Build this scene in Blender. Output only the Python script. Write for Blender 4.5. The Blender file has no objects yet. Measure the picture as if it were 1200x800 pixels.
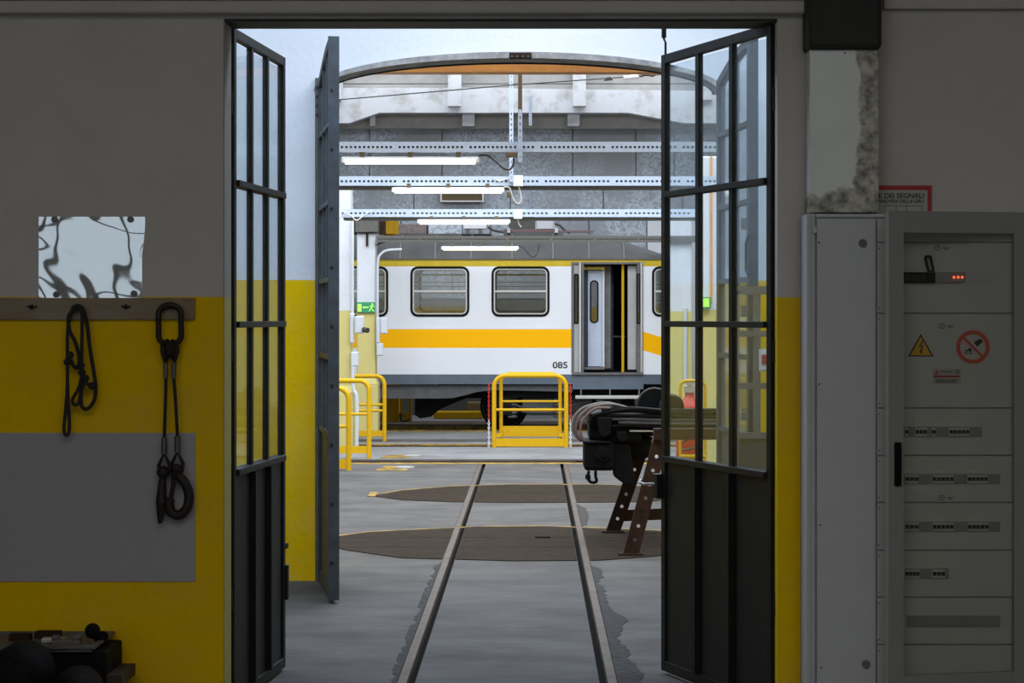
import bpy, bmesh, math, random
from mathutils import Vector, Matrix
random.seed(7)
C = bpy.context.scene.collection
SC = bpy.context.scene
PI = math.pi

# ---------------------------------------------------------------- camera, world, lights
F, VX, VY, H = 2440.0, 625.0, 371.0, 1.75      # focal length in pixels, vanishing point, eye height
cd = bpy.data.cameras.new('camera'); cam = bpy.data.objects.new('camera', cd); C.objects.link(cam)
cam.location = (0, 0, H); cam.rotation_euler = (PI/2, 0, 0)
cd.sensor_width = 36; cd.lens = F/1200*36; cd.shift_x = (600-VX)/1200; cd.shift_y = -(400-VY)/1200
cd.clip_end = 200
SC.camera = cam
SC.view_settings.view_transform = 'Standard'; SC.view_settings.look = 'None'
SC.view_settings.gamma = 1; SC.view_settings.use_curve_mapping = False
SC.view_settings.exposure = 0.0
w = bpy.data.worlds.new('sky'); SC.world = w; w.use_nodes = True
w.node_tree.nodes['Background'].inputs[0].default_value = (0.80, 0.89, 1.0, 1)
w.node_tree.nodes['Background'].inputs[1].default_value = 1.7
def area(name, loc, sx, sy, power, col, rot=(0, 0, 0)):
    l = bpy.data.lights.new(name, 'AREA'); l.shape = 'RECTANGLE'; l.size = sx; l.size_y = sy
    l.energy = power; l.color = col
    o = bpy.data.objects.new(name, l); C.objects.link(o); o.location = loc; o.rotation_euler = rot
    return o
area('skylight_far_hall', (0, 21.7, 6.5), 13, 13, 1800, (0.88, 0.94, 1.0))
area('skylight_behind_train', (0, 35.3, 6.5), 12, 1.8, 185, (0.85, 0.93, 1.0))
area('skylight_passage', (-0.3, 10.7, 4.95), 6.5, 1.6, 235, (0.58, 0.74, 1.0), (0.45, 0, 0))
area('lamp_light_passage', (0.0, 12.95, 4.75), 0.9, 0.3, 17, (1.0, 0.93, 0.8))
area('fill_light_near_hall', (0.0, 1.0, 4.9), 6, 5, 178, (1.0, 0.94, 0.87))  # fill light added under the closed ceiling to brighten the near hall

# ---------------------------------------------------------------- helpers
def W(px, py, Y): return Vector(((px-VX)*Y/F, Y, H+(VY-py)*Y/F))
def X_(px, Y): return (px-VX)*Y/F
def Z_(py, Y): return H+(VY-py)*Y/F
def YF(py): return H*F/(py-VY)               # depth of a floor point

def mat(name, col, rough=0.7, metal=0.0, var=0.0, col2=None, scale=6.0, bump=0.0, bscale=40, emit=0, ecol=None, stretch=None, thr=None, spec=0.5):
    m = bpy.data.materials.new(name); m.use_nodes = True; nt = m.node_tree; N = nt.nodes; L = nt.links
    b = N['Principled BSDF']
    b.inputs['Base Color'].default_value = (*col, 1); b.inputs['Roughness'].default_value = rough
    b.inputs['Metallic'].default_value = metal; b.inputs['Specular IOR Level'].default_value = spec
    tc = N.new('ShaderNodeNewGeometry'); mp = N.new('ShaderNodeMapping'); L.new(tc.outputs['Position'], mp.inputs[0])
    if stretch: mp.inputs['Scale'].default_value = stretch
    if var > 0 or col2:
        n = N.new('ShaderNodeTexNoise'); n.inputs['Scale'].default_value = scale; n.inputs['Detail'].default_value = 6
        n.inputs['Roughness'].default_value = 0.65
        L.new(mp.outputs[0], n.inputs['Vector'])
        r = N.new('ShaderNodeValToRGB')
        lo, hi = thr or (0.3, 0.7)
        r.color_ramp.elements[0].position = lo; r.color_ramp.elements[1].position = hi
        c2 = col2 or tuple(c*(1-var) for c in col)
        r.color_ramp.elements[0].color = (*c2, 1); r.color_ramp.elements[1].color = (*col, 1)
        L.new(n.outputs['Fac'], r.inputs[0]); L.new(r.outputs[0], b.inputs['Base Color'])
    if bump > 0:
        n2 = N.new('ShaderNodeTexNoise'); n2.inputs['Scale'].default_value = bscale; n2.inputs['Detail'].default_value = 4
        L.new(mp.outputs[0], n2.inputs['Vector'])
        bp = N.new('ShaderNodeBump'); bp.inputs['Strength'].default_value = bump; bp.inputs['Distance'].default_value = 0.01
        L.new(n2.outputs['Fac'], bp.inputs['Height']); L.new(bp.outputs[0], b.inputs['Normal'])
    if emit:
        b.inputs['Emission Color'].default_value = (*(ecol or col), 1); b.inputs['Emission Strength'].default_value = emit
    return m

def paint_wall(name, top, low, zs, dirt=(0.25, 0.22, 0.18), mid=None, zm=None, amt=0.35):
    """two-colour painted plaster: the paint line is at height zs"""
    m = mat(name, top, 0.8, bump=0.35, bscale=25, spec=0.12); nt = m.node_tree; N = nt.nodes; L = nt.links
    b = N['Principled BSDF']
    g = N.new('ShaderNodeNewGeometry'); s = N.new('ShaderNodeSeparateXYZ'); L.new(g.outputs['Position'], s.inputs[0])
    nz = N.new('ShaderNodeTexNoise'); nz.inputs['Scale'].default_value = 9
    a = N.new('ShaderNodeMath'); a.operation = 'MULTIPLY_ADD'; a.inputs[1].default_value = 0.012; L.new(nz.outputs['Fac'], a.inputs[0]); L.new(s.outputs['Z'], a.inputs[2])
    gt = N.new('ShaderNodeMath'); gt.operation = 'GREATER_THAN'; gt.inputs[1].default_value = zs+0.006; L.new(a.outputs[0], gt.inputs[0])
    mx = N.new('ShaderNodeMixRGB'); mx.inputs[1].default_value = (*low, 1); mx.inputs[2].default_value = (*top, 1); L.new(gt.outputs[0], mx.inputs[0])
    src = mx
    if zm:
        g2 = N.new('ShaderNodeMath'); g2.operation = 'GREATER_THAN'; g2.inputs[1].default_value = zm+0.006; L.new(a.outputs[0], g2.inputs[0])
        m3 = N.new('ShaderNodeMixRGB'); m3.inputs[1].default_value = (*mid, 1); L.new(mx.outputs[0], m3.inputs[2]); L.new(g2.outputs[0], m3.inputs[0])
        m4 = N.new('ShaderNodeMixRGB'); m4.inputs[1].default_value = (*low, 1); L.new(m3.outputs[0], m4.inputs[2]); L.new(gt.outputs[0], m4.inputs[0])
    nd = N.new('ShaderNodeTexNoise'); nd.inputs['Scale'].default_value = 2.3; nd.inputs['Detail'].default_value = 9; nd.inputs['Roughness'].default_value = 0.7
    L.new(g.outputs['Position'], nd.inputs['Vector'])
    r = N.new('ShaderNodeValToRGB'); r.color_ramp.elements[0].position = 0.28; r.color_ramp.elements[1].position = 0.55
    r.color_ramp.elements[0].color = (amt, amt, amt, 1); r.color_ramp.elements[1].color = (0, 0, 0, 1); L.new(nd.outputs['Fac'], r.inputs[0])
    d = N.new('ShaderNodeMixRGB'); L.new(r.outputs[0], d.inputs[0]); L.new(src.outputs[0], d.inputs[1]); d.inputs[2].default_value = (*dirt, 1)
    L.new(d.outputs[0], b.inputs['Base Color'])
    return m

def glass(name, tint=(0.9, 0.94, 0.95), refl=0.10, dirt=0.06, dcol=(0.55, 0.6, 0.62), rough=0.03, cap=0.14):
    m = bpy.data.materials.new(name); m.use_nodes = True; N = m.node_tree.nodes; L = m.node_tree.links
    N.remove(N['Principled BSDF']); out = N['Material Output']
    t = N.new('ShaderNodeBsdfTransparent'); t.inputs[0].default_value = (*tint, 1)
    g = N.new('ShaderNodeBsdfGlossy'); g.inputs['Roughness'].default_value = rough
    d = N.new('ShaderNodeBsdfDiffuse'); d.inputs[0].default_value = (*dcol, 1)
    lw = N.new('ShaderNodeFresnel'); lw.inputs[0].default_value = 1.5
    mu = N.new('ShaderNodeMath'); mu.operation = 'MULTIPLY'; mu.inputs[1].default_value = refl/0.08; mu.use_clamp = True
    L.new(lw.outputs[0], mu.inputs[0]); mi = N.new('ShaderNodeMath'); mi.operation = 'MINIMUM'; mi.inputs[1].default_value = cap; L.new(mu.outputs[0], mi.inputs[0]); mu = mi
    nn = N.new('ShaderNodeTexNoise'); nn.inputs['Scale'].default_value = 3; nn.inputs['Detail'].default_value = 8
    md = N.new('ShaderNodeMath'); md.operation = 'MULTIPLY'; md.inputs[1].default_value = dirt*2; L.new(nn.outputs['Fac'], md.inputs[0])
    m1 = N.new('ShaderNodeMixShader'); L.new(md.outputs[0], m1.inputs[0]); L.new(t.outputs[0], m1.inputs[1]); L.new(d.outputs[0], m1.inputs[2])
    m2 = N.new('ShaderNodeMixShader'); L.new(mu.outputs[0], m2.inputs[0]); L.new(m1.outputs[0], m2.inputs[1]); L.new(g.outputs[0], m2.inputs[2])
    L.new(m2.outputs[0], out.inputs[0])
    return m

OFF = {}
def props(o, label=None, cat=None, group=None, kind=None):
    if label: o['label'] = label
    if cat: o['category'] = cat
    if group: o['group'] = group
    if kind: o['kind'] = kind
    return o
def thing(name, label, cat, loc=(0, 0, 0), group=None):
    o = bpy.data.objects.new(name, None); C.objects.link(o); o.location = loc; o.empty_display_size = 0.1
    OFF[o.name] = Vector(loc)
    return props(o, label, cat, group)
def kids(o): return list(o.children)
def copy_tree(o, delta=(0, 0, 0), label=None, group=None, parent=None, top=True):
    c = o.copy(); C.objects.link(c)
    if top:
        c.location = o.location + Vector(delta); OFF[c.name] = c.location.copy()
    else:
        c.parent = parent
    if label: c['label'] = label
    if group: c['group'] = group
    for k in kids(o): copy_tree(k, parent=c, top=False)
    return c

class MB:
    def __init__(s, T=None): s.v = []; s.f = []; s.T = T
    def add(s, vs, fs):
        n = len(s.v)
        for p in vs:
            p = Vector(p); s.v.append(s.T(p) if s.T else p)
        s.f += [tuple(i+n for i in q) for q in fs]; return s
    def box(s, x0, x1, y0, y1, z0, z1):
        x0, x1 = min(x0, x1), max(x0, x1); y0, y1 = min(y0, y1), max(y0, y1); z0, z1 = min(z0, z1), max(z0, z1)
        return s.add([(x0,y0,z0),(x1,y0,z0),(x1,y1,z0),(x0,y1,z0),(x0,y0,z1),(x1,y0,z1),(x1,y1,z1),(x0,y1,z1)],
                     [(0,3,2,1),(4,5,6,7),(0,1,5,4),(1,2,6,5),(2,3,7,6),(3,0,4,7)])
    def hexa(s, p):
        return s.add(p, [(0,3,2,1),(4,5,6,7),(0,1,5,4),(1,2,6,5),(2,3,7,6),(3,0,4,7)])
    def bar(s, a, b, w_, h_, up=(0, 0, 1)):
        a = Vector(a); b = Vector(b); d = (b-a).normalized(); u = Vector(up)
        if abs(d.dot(u)) > 0.98: u = Vector((0, 1, 0))
        x = d.cross(u).normalized()*w_/2; y = x.cross(d).normalized()*h_/2
        return s.hexa([a-x-y, a+x-y, b+x-y, b-x-y, a-x+y, a+x+y, b+x+y, b-x+y])
    def cyl(s, a, b, r, n=12, r2=None):
        a = Vector(a); b = Vector(b); d = (b-a).normalized(); u = Vector((0, 0, 1))
        if abs(d.z) > 0.95: u = Vector((1, 0, 0))
        x = d.cross(u).normalized(); y = d.cross(x); r2 = r if r2 is None else r2
        vs = [a+(x*math.cos(t)+y*math.sin(t))*r for t in [2*PI*i/n for i in range(n)]]
        vs += [b+(x*math.cos(t)+y*math.sin(t))*r2 for t in [2*PI*i/n for i in range(n)]]
        fs = [(i, (i+1) % n, n+(i+1) % n, n+i) for i in range(n)] + [tuple(range(n))[::-1], tuple(range(n, 2*n))]
        return s.add(vs, fs)
    def tube(s, pts, r, n=8, closed=False):
        P = [Vector(p) for p in pts]; m = len(P); vs = []; fs = []; px = None
        for i, p in enumerate(P):
            a = P[(i-1) % m] if (closed or i > 0) else p; b = P[(i+1) % m] if (closed or i < m-1) else p
            d = (b-a).normalized()
            if px is None:
                u = Vector((0, 1, 0)) if abs(d.y) < 0.9 else Vector((1, 0, 0)); x = d.cross(u).normalized()
            else: x = (px-d*px.dot(d)).normalized()
            px = x; y = d.cross(x)
            vs += [p+(x*math.cos(2*PI*k/n)+y*math.sin(2*PI*k/n))*r for k in range(n)]
        for i in range(m if closed else m-1):
            j = (i+1) % m
            fs += [(i*n+k, i*n+(k+1) % n, j*n+(k+1) % n, j*n+k) for k in range(n)]
        if not closed: fs += [tuple(range(n))[::-1], tuple(range((m-1)*n, m*n))]
        return s.add(vs, fs)
    def lathe(s, c, prof, n=20, axis='z'):
        c = Vector(c); vs = []; fs = []
        for r, h in prof:
            for k in range(n):
                t = 2*PI*k/n; a, b = r*math.cos(t), r*math.sin(t)
                vs.append(c+Vector({'z': (a, b, h), 'y': (a, h, b), 'x': (h, a, b)}[axis]))
        m = len(prof)
        for i in range(m-1):
            fs += [(i*n+k, i*n+(k+1) % n, (i+1)*n+(k+1) % n, (i+1)*n+k) for k in range(n)]
        fs += [tuple(range(n))[::-1], tuple(range((m-1)*n, m*n))]
        return s.add(vs, fs)
    def sphere(s, c, r, n=12, sz=1.0):
        pr = [(r*math.sin(PI*i/8) + 1e-4, -r*sz*math.cos(PI*i/8)) for i in range(9)]
        return s.lathe(c, pr, n)
    def prism(s, poly, a, b, plane='xz'):
        """polygon extruded along the third axis from a to b"""
        n = len(poly)
        def q(p, t): return {'xz': (p[0], t, p[1]), 'xy': (p[0], p[1], t), 'yz': (t, p[0], p[1])}[plane]
        vs = [q(p, a) for p in poly]+[q(p, b) for p in poly]
        fs = [(i, (i+1) % n, n+(i+1) % n, n+i) for i in range(n)]+[tuple(range(n))[::-1], tuple(range(n, 2*n))]
        return s.add(vs, fs)
    def plate(s, outer, holes, a, b, plane='xz'):
        """filled outline with holes, between depths a and b"""
        cu = bpy.data.curves.new('t', 'CURVE'); cu.dimensions = '2D'; cu.fill_mode = 'BOTH'; cu.extrude = abs(b-a)/2
        for loop in [outer]+holes:
            sp = cu.splines.new('POLY'); sp.points.add(len(loop)-1); sp.use_cyclic_u = True
            for i, p in enumerate(loop): sp.points[i].co = (p[0], p[1], 0, 1)
        ob = bpy.data.objects.new('t', cu); me = bpy.data.meshes.new_from_object(ob)
        mid = (a+b)/2
        vs = [((v.co.x, mid-v.co.z, v.co.y) if plane == 'xz' else (v.co.x, v.co.y, mid+v.co.z)) for v in me.vertices]
        fs = [tuple(p.vertices) for p in me.polygons]
        s.add(vs, fs)
        bpy.data.objects.remove(ob); bpy.data.curves.remove(cu); bpy.data.meshes.remove(me)
        return s
    def build(s, name, m, parent=None, label=None, cat=None, group=None, kind=None, bevel=0, smooth=False, weld=False):
        if parent is not None: off = OFF[parent.name]
        else:
            xs = [v.x for v in s.v]; ys = [v.y for v in s.v]; zs = [v.z for v in s.v]
            off = Vector(((min(xs)+max(xs))/2, (min(ys)+max(ys))/2, min(zs)))
        me = bpy.data.meshes.new(name); me.from_pydata([v-off for v in s.v], [], s.f)
        bm = bmesh.new(); bm.from_mesh(me)
        if weld: bmesh.ops.remove_doubles(bm, verts=bm.verts, dist=1e-5)
        bmesh.ops.recalc_face_normals(bm, faces=bm.faces)
        bm.to_mesh(me); bm.free(); me.materials.append(m)
        o = bpy.data.objects.new(name, me); C.objects.link(o)
        if parent is not None: o.parent = parent
        else: o.location = off
        OFF[o.name] = off
        if smooth:
            for p in me.polygons: p.use_smooth = len(p.vertices) == 4 or len(p.vertices) == 3
            try: me.set_sharp_from_angle(angle=math.radians(40))
            except Exception: pass
        if bevel:
            bv = o.modifiers.new('bevel', 'BEVEL'); bv.width = bevel; bv.segments = 2; bv.limit_method = 'ANGLE'
        return props(o, label, cat, group, kind)

def rect(x0, x1, z0, z1): return [(x0, z0), (x1, z0), (x1, z1), (x0, z1)]
def rrect(x0, x1, z0, z1, r, n=5):
    P = []
    for cx, cz, a in ((x1-r, z0+r, -PI/2), (x1-r, z1-r, 0), (x0+r, z1-r, PI/2), (x0+r, z0+r, PI)):
        P += [(cx+r*math.cos(a+PI/2*i/n), cz+r*math.sin(a+PI/2*i/n)) for i in range(n+1)]
    return P
def text(s, size, name, m, loc, parent, rotz=0, align='CENTER', depth=0.0006, label=None, sx=1.0):
    cu = bpy.data.curves.new(name, 'FONT'); cu.body = s; cu.size = size; cu.align_x = align; cu.align_y = 'CENTER'; cu.extrude = depth; cu.offset = size*.018
    ob = bpy.data.objects.new('t', cu); me = bpy.data.meshes.new_from_object(ob)
    b = MB(); c, sn = math.cos(rotz), math.sin(rotz)
    vs = []
    for v in me.vertices:
        x, y, z = v.co.x*sx, -v.co.z, v.co.y
        vs.append((loc[0]+x*c-y*sn, loc[1]+x*sn+y*c, loc[2]+z))
    b.add(vs, [tuple(p.vertices) for p in me.polygons])
    bpy.data.objects.remove(ob); bpy.data.curves.remove(cu); bpy.data.meshes.remove(me)
    return b.build(name, m, parent, label)
def spline(P, k=6):
    P = [Vector(p) for p in P]; out = []
    for i in range(len(P)-1):
        a = P[max(i-1, 0)]; b = P[i]; c = P[i+1]; d = P[min(i+2, len(P)-1)]
        for j in range(k):
            t = j/k
            out.append(0.5*((2*b)+(c-a)*t+(2*a-5*b+4*c-d)*t*t+(3*b-a-3*c+d)*t**3))
    return out+[P[-1]]

# ---------------------------------------------------------------- materials
M = {}
YEL = (0.82, 0.52, 0.001)
M['wall_near'] = paint_wall('near_wall_paint', (0.56, 0.53, 0.49), YEL, 1.836, (0.33, 0.28, 0.18), amt=0.18)
M['wall_mid'] = paint_wall('mid_wall_paint', (0.80, 0.82, 0.85), (0.90, 0.58, 0.001), 1.993, (0.55, 0.52, 0.5), amt=0.15)
M['col'] = paint_wall('column_paint', (0.62, 0.64, 0.69), (0.58, 0.50, 0.19), 1.83, (0.42, 0.38, 0.3), amt=0.25)
M['plaster'] = mat('plaster', (0.5, 0.49, 0.47), 0.9, var=0.2, bump=0.3)
M['reveal'] = mat('jamb_plaster', (0.62, 0.57, 0.5), 0.8, var=0.15, bump=0.2)
M['ceil'] = mat('ceiling_paint', (0.45, 0.44, 0.42), 0.9, var=0.2)
M['floor'] = mat('worn_concrete', (0.128, 0.121, 0.115), 0.9, spec=0.12, var=0.3, col2=(0.074, 0.070, 0.067), scale=1.7, bump=0.5, bscale=14, stretch=(0.8, 1.3, 1), thr=(0.32, 0.66))
M['floor_far'] = mat('pale_concrete', (0.25, 0.25, 0.255), 0.85, spec=0.15, var=0.3, col2=(0.16, 0.16, 0.165), scale=1.2, bump=0.2, bscale=9, thr=(0.3, 0.62))
M['asphalt'] = mat('asphalt_patch', (0.075, 0.071, 0.068), 0.95, spec=0.1, var=0.5, scale=20, bump=0.6)
M['plate'] = mat('rusty_floor_plate', (0.042, 0.030, 0.021), 0.95, spec=0.08, var=0.45, scale=7, bump=0.5, bscale=60)
M['rail'] = mat('rail_steel', (0.125, 0.10, 0.08), 0.7, 0.0, spec=0.25, var=0.45, scale=9, col2=(0.075, 0.055, 0.045))
M['rail_dark'] = mat('dark_rail_steel', (0.07, 0.055, 0.045), 0.6, 0.2, spec=0.3, var=0.4, scale=5)
M['brown_floor'] = mat('oily_brown_floor', (0.13, 0.095, 0.07), 0.9, spec=0.15, var=0.5, scale=3)
M['groove'] = mat('flangeway_dirt', (0.016, 0.014, 0.012), 0.95, spec=0.05, var=0.5, scale=30, bump=0.8)
M['dark'] = mat('dark_green_black_paint', (0.008, 0.009, 0.008), 0.55, 0.0, spec=0.3, var=0.45, scale=14, col2=(0.022, 0.019, 0.014), thr=(0.25, 0.5), bump=0.15)
M['sheet'] = mat('dark_door_sheet', (0.009, 0.011, 0.011), 0.55, 0.0, spec=0.3, var=0.4, scale=2.5, col2=(0.013, 0.014, 0.013), bump=0.06, bscale=4)
M['blue_steel'] = mat('blue_grey_painted_steel', (0.050, 0.062, 0.070), 0.6, 0.0, var=0.35, scale=9, col2=(0.026, 0.027, 0.028))
M['grey_old'] = mat('old_grey_steel', (0.16, 0.15, 0.145), 0.6, 0.1, var=0.4, scale=10, bump=0.2)
M['glass'] = glass('dusty_glass', refl=0.04, dirt=0.035)
M['glass_far'] = glass('milky_glass', refl=0.05, dirt=0.12)
M['train_glass'] = glass('carriage_glass', (0.86, 0.87, 0.85), refl=0.14, dirt=0.05, dcol=(0.5, 0.48, 0.4))
M['cab_glass'] = glass('cabinet_glass', (0.9, 0.9, 0.88), refl=0.03, dirt=0.02, cap=0.04, dcol=(0.25, 0.25, 0.22))
M['tr_white'] = mat('carriage_white', (0.80, 0.81, 0.85), 0.5, spec=0.2, var=0.08, scale=0.8)
M['tr_orange'] = mat('carriage_orange', (0.95, 0.46, 0.001), 0.5, spec=0.1)
M['tr_yellow'] = mat('carriage_yellow', (0.62, 0.44, 0.01), 0.4, var=0.2, scale=8)
M['tr_skirt'] = mat('carriage_blue_grey', (0.10, 0.13, 0.17), 0.5, var=0.25, scale=5)
M['tr_roof'] = mat('carriage_roof_grey', (0.12, 0.118, 0.12), 0.7, var=0.35, scale=3)
M['tr_under'] = mat('underframe_grey', (0.10, 0.10, 0.105), 0.8, var=0.4, scale=6)
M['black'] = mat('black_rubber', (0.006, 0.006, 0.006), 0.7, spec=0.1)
M['grease'] = mat('greasy_black_iron', (0.006, 0.006, 0.0065), 0.7, 0.0, var=0.5, scale=12, bump=0.4, spec=0.15)
M['alu'] = mat('aluminium', (0.55, 0.54, 0.52), 0.4, 0.6)
M['inner'] = mat('interior_panel', (0.42, 0.42, 0.42), 0.6, var=0.15)
M['inner_blue'] = mat('pale_blue_door_paint', (0.50, 0.56, 0.68), 0.5, var=0.12)
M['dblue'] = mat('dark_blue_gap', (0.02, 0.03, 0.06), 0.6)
M['safety'] = mat('safety_yellow_paint', (0.64, 0.37, 0.006), 0.5, spec=0.2, var=0.3, scale=12, col2=(0.45, 0.26, 0.02), thr=(0.28, 0.42))
M['line'] = mat('yellow_floor_paint', (0.42, 0.26, 0.05), 0.8, var=0.5, scale=7, spec=.1, col2=(0.16, 0.12, 0.07), thr=(.38, .6))
M['galv'] = mat('galvanised_strut', (0.48, 0.56, 0.69), 0.5, 0.0, var=0.15, scale=20)
M['galv_d'] = mat('dull_strut', (0.14, 0.135, 0.12), 0.7, 0.2, var=0.3, scale=20)
M['bracket'] = mat('brown_iron', (0.12, 0.085, 0.04), 0.7)
M['housing'] = mat('lamp_housing', (0.75, 0.75, 0.75), 0.5)
M['tube'] = mat('lit_lamp_diffuser', (0.95, 0.93, 0.88), 0.4, emit=2.6, ecol=(1.0, 0.93, 0.80))
M['tube2'] = mat('lit_lamp_diffuser_warm', (0.95, 0.92, 0.80), 0.4, emit=1.9, ecol=(1.0, 0.92, 0.60))
M['pvc'] = mat('white_plastic', (0.78, 0.79, 0.81), 0.5)
M['pvc_grey'] = mat('light_grey_plastic', (0.55, 0.58, 0.62), 0.5)
M['cable_d'] = mat('dark_cable', (0.04, 0.035, 0.03), 0.6)
M['cable_w'] = mat('pale_cable', (0.6, 0.58, 0.52), 0.6)
M['orange_beam'] = mat('orange_beam_paint', (0.72, 0.32, 0.05), 0.5, var=0.3, scale=3, col2=(0.5, 0.2, 0.04))
M['concrete_w'] = mat('whitewashed_concrete', (0.64, 0.64, 0.67), 0.85, var=0.4, col2=(0.42, 0.40, 0.38), scale=3.2, thr=(0.3, 0.52), bump=0.3)
M['roofboard'] = mat('grey_roof_boards', (0.38, 0.36, 0.34), 0.85, var=0.3, scale=3)
M['soffit'] = mat('dirty_grey_plaster', (0.50, 0.48, 0.46), 0.85, var=0.55, scale=9, spec=.1, bump=0.4)
M['wood'] = mat('varnished_board', (0.20, 0.115, 0.03), 0.45, var=0.45, scale=7, col2=(0.26, 0.22, 0.16), stretch=(0.25, 1, 1), thr=(0.35, 0.6))
M['greypanel'] = mat('grey_notice_panel', (0.38, 0.365, 0.375), 0.7, var=0.06, scale=30)
M['rope'] = mat('black_cord', (0.018, 0.014, 0.014), 0.8)
M['ironrust'] = mat('dark_forged_iron', (0.028, 0.019, 0.017), 0.6, 0.3, var=0.5, scale=40)
M['ferrule'] = mat('pressed_ferrule', (0.13, 0.12, 0.11), 0.45, 0.6)
M['cab'] = mat('cabinet_grey', (0.52, 0.53, 0.55), 0.55, var=0.05, scale=9)
M['cab_d'] = mat('cabinet_door_grey', (0.27, 0.27, 0.26), 0.5, var=0.05, scale=9)
M['cab_in'] = mat('cabinet_inner_panel', (0.54, 0.545, 0.52), 0.6, var=0.05, scale=12)
M['ink'] = mat('black_ink', (0.02, 0.02, 0.02), 0.7)
M['labelw'] = mat('white_label', (0.6, 0.58, 0.54), 0.6)
M['sign_red'] = mat('sign_red', (0.40, 0.02, 0.02), 0.6)
M['sign_org'] = mat('sign_orange_red', (0.62, 0.09, 0.04), 0.6)
M['sign_yel'] = mat('sign_yellow', (0.72, 0.42, 0.02), 0.6)
M['sign_w'] = mat('sign_white', (0.42, 0.41, 0.38), 0.6)
M['led'] = mat('red_led', (1, 0.1, 0.05), 0.4, emit=3.5, ecol=(1, 0.08, 0.03))
M['green'] = mat('exit_sign_green', (0.02, 0.27, 0.12), 0.5)
M['lime'] = mat('exit_sign_luminous', (0.45, 0.95, 0.12), 0.5, emit=0.35)
M['red'] = mat('extinguisher_red', (0.55, 0.03, 0.02), 0.35)
M['rust'] = mat('rusty_brown_steel', (0.05, 0.026, 0.018), 0.85, 0.0, spec=0.15, var=0.5, scale=14)
M['rust_dark'] = mat('dark_rusty_steel', (0.018, 0.011, 0.010), 0.85, 0.0, spec=0.15)
M['hood'] = mat('dark_hood_sheet', (0.034, 0.031, 0.028), 0.6, var=0.4, scale=12, spec=0.3)
M['hose'] = mat('pinkish_hose', (0.17, 0.10, 0.10), 0.6)
M['hose_g'] = mat('grey_hose', (0.16, 0.145, 0.125), 0.6)
M['duct'] = None

# mottled sheets: broken patches of lighter crystals
def mottled():
    m = mat('mottled_cement_sheet', (0.2, 0.2, 0.2), 0.8); N = m.node_tree.nodes; L = m.node_tree.links; b = N['Principled BSDF']
    g = N.new('ShaderNodeNewGeometry')
    v = N.new('ShaderNodeTexVoronoi'); v.inputs['Scale'].default_value = 26; L.new(g.outputs['Position'], v.inputs['Vector'])
    n = N.new('ShaderNodeTexNoise'); n.inputs['Scale'].default_value = 0.9; n.inputs['Detail'].default_value = 3; L.new(g.outputs['Position'], n.inputs['Vector'])
    r = N.new('ShaderNodeValToRGB'); r.color_ramp.elements[0].position = 0.42; r.color_ramp.elements[1].position = 0.6; L.new(n.outputs['Fac'], r.inputs[0])
    s = N.new('ShaderNodeSeparateColor'); L.new(v.outputs['Color'], s.inputs[0])
    mu = N.new('ShaderNodeMath'); mu.operation = 'MULTIPLY'; L.new(r.outputs[0], mu.inputs[0]); L.new(s.outputs[0], mu.inputs[1])
    c = N.new('ShaderNodeValToRGB'); c.color_ramp.elements[0].color = (0.33, 0.345, 0.37, 1); c.color_ramp.elements[1].color = (0.56, 0.62, 0.70, 1)
    c.color_ramp.elements[1].position = 0.9
    L.new(mu.outputs[0], c.inputs[0]); L.new(c.outputs[0], b.inputs['Base Color'])
    return m
M['mottled'] = mottled()
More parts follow.
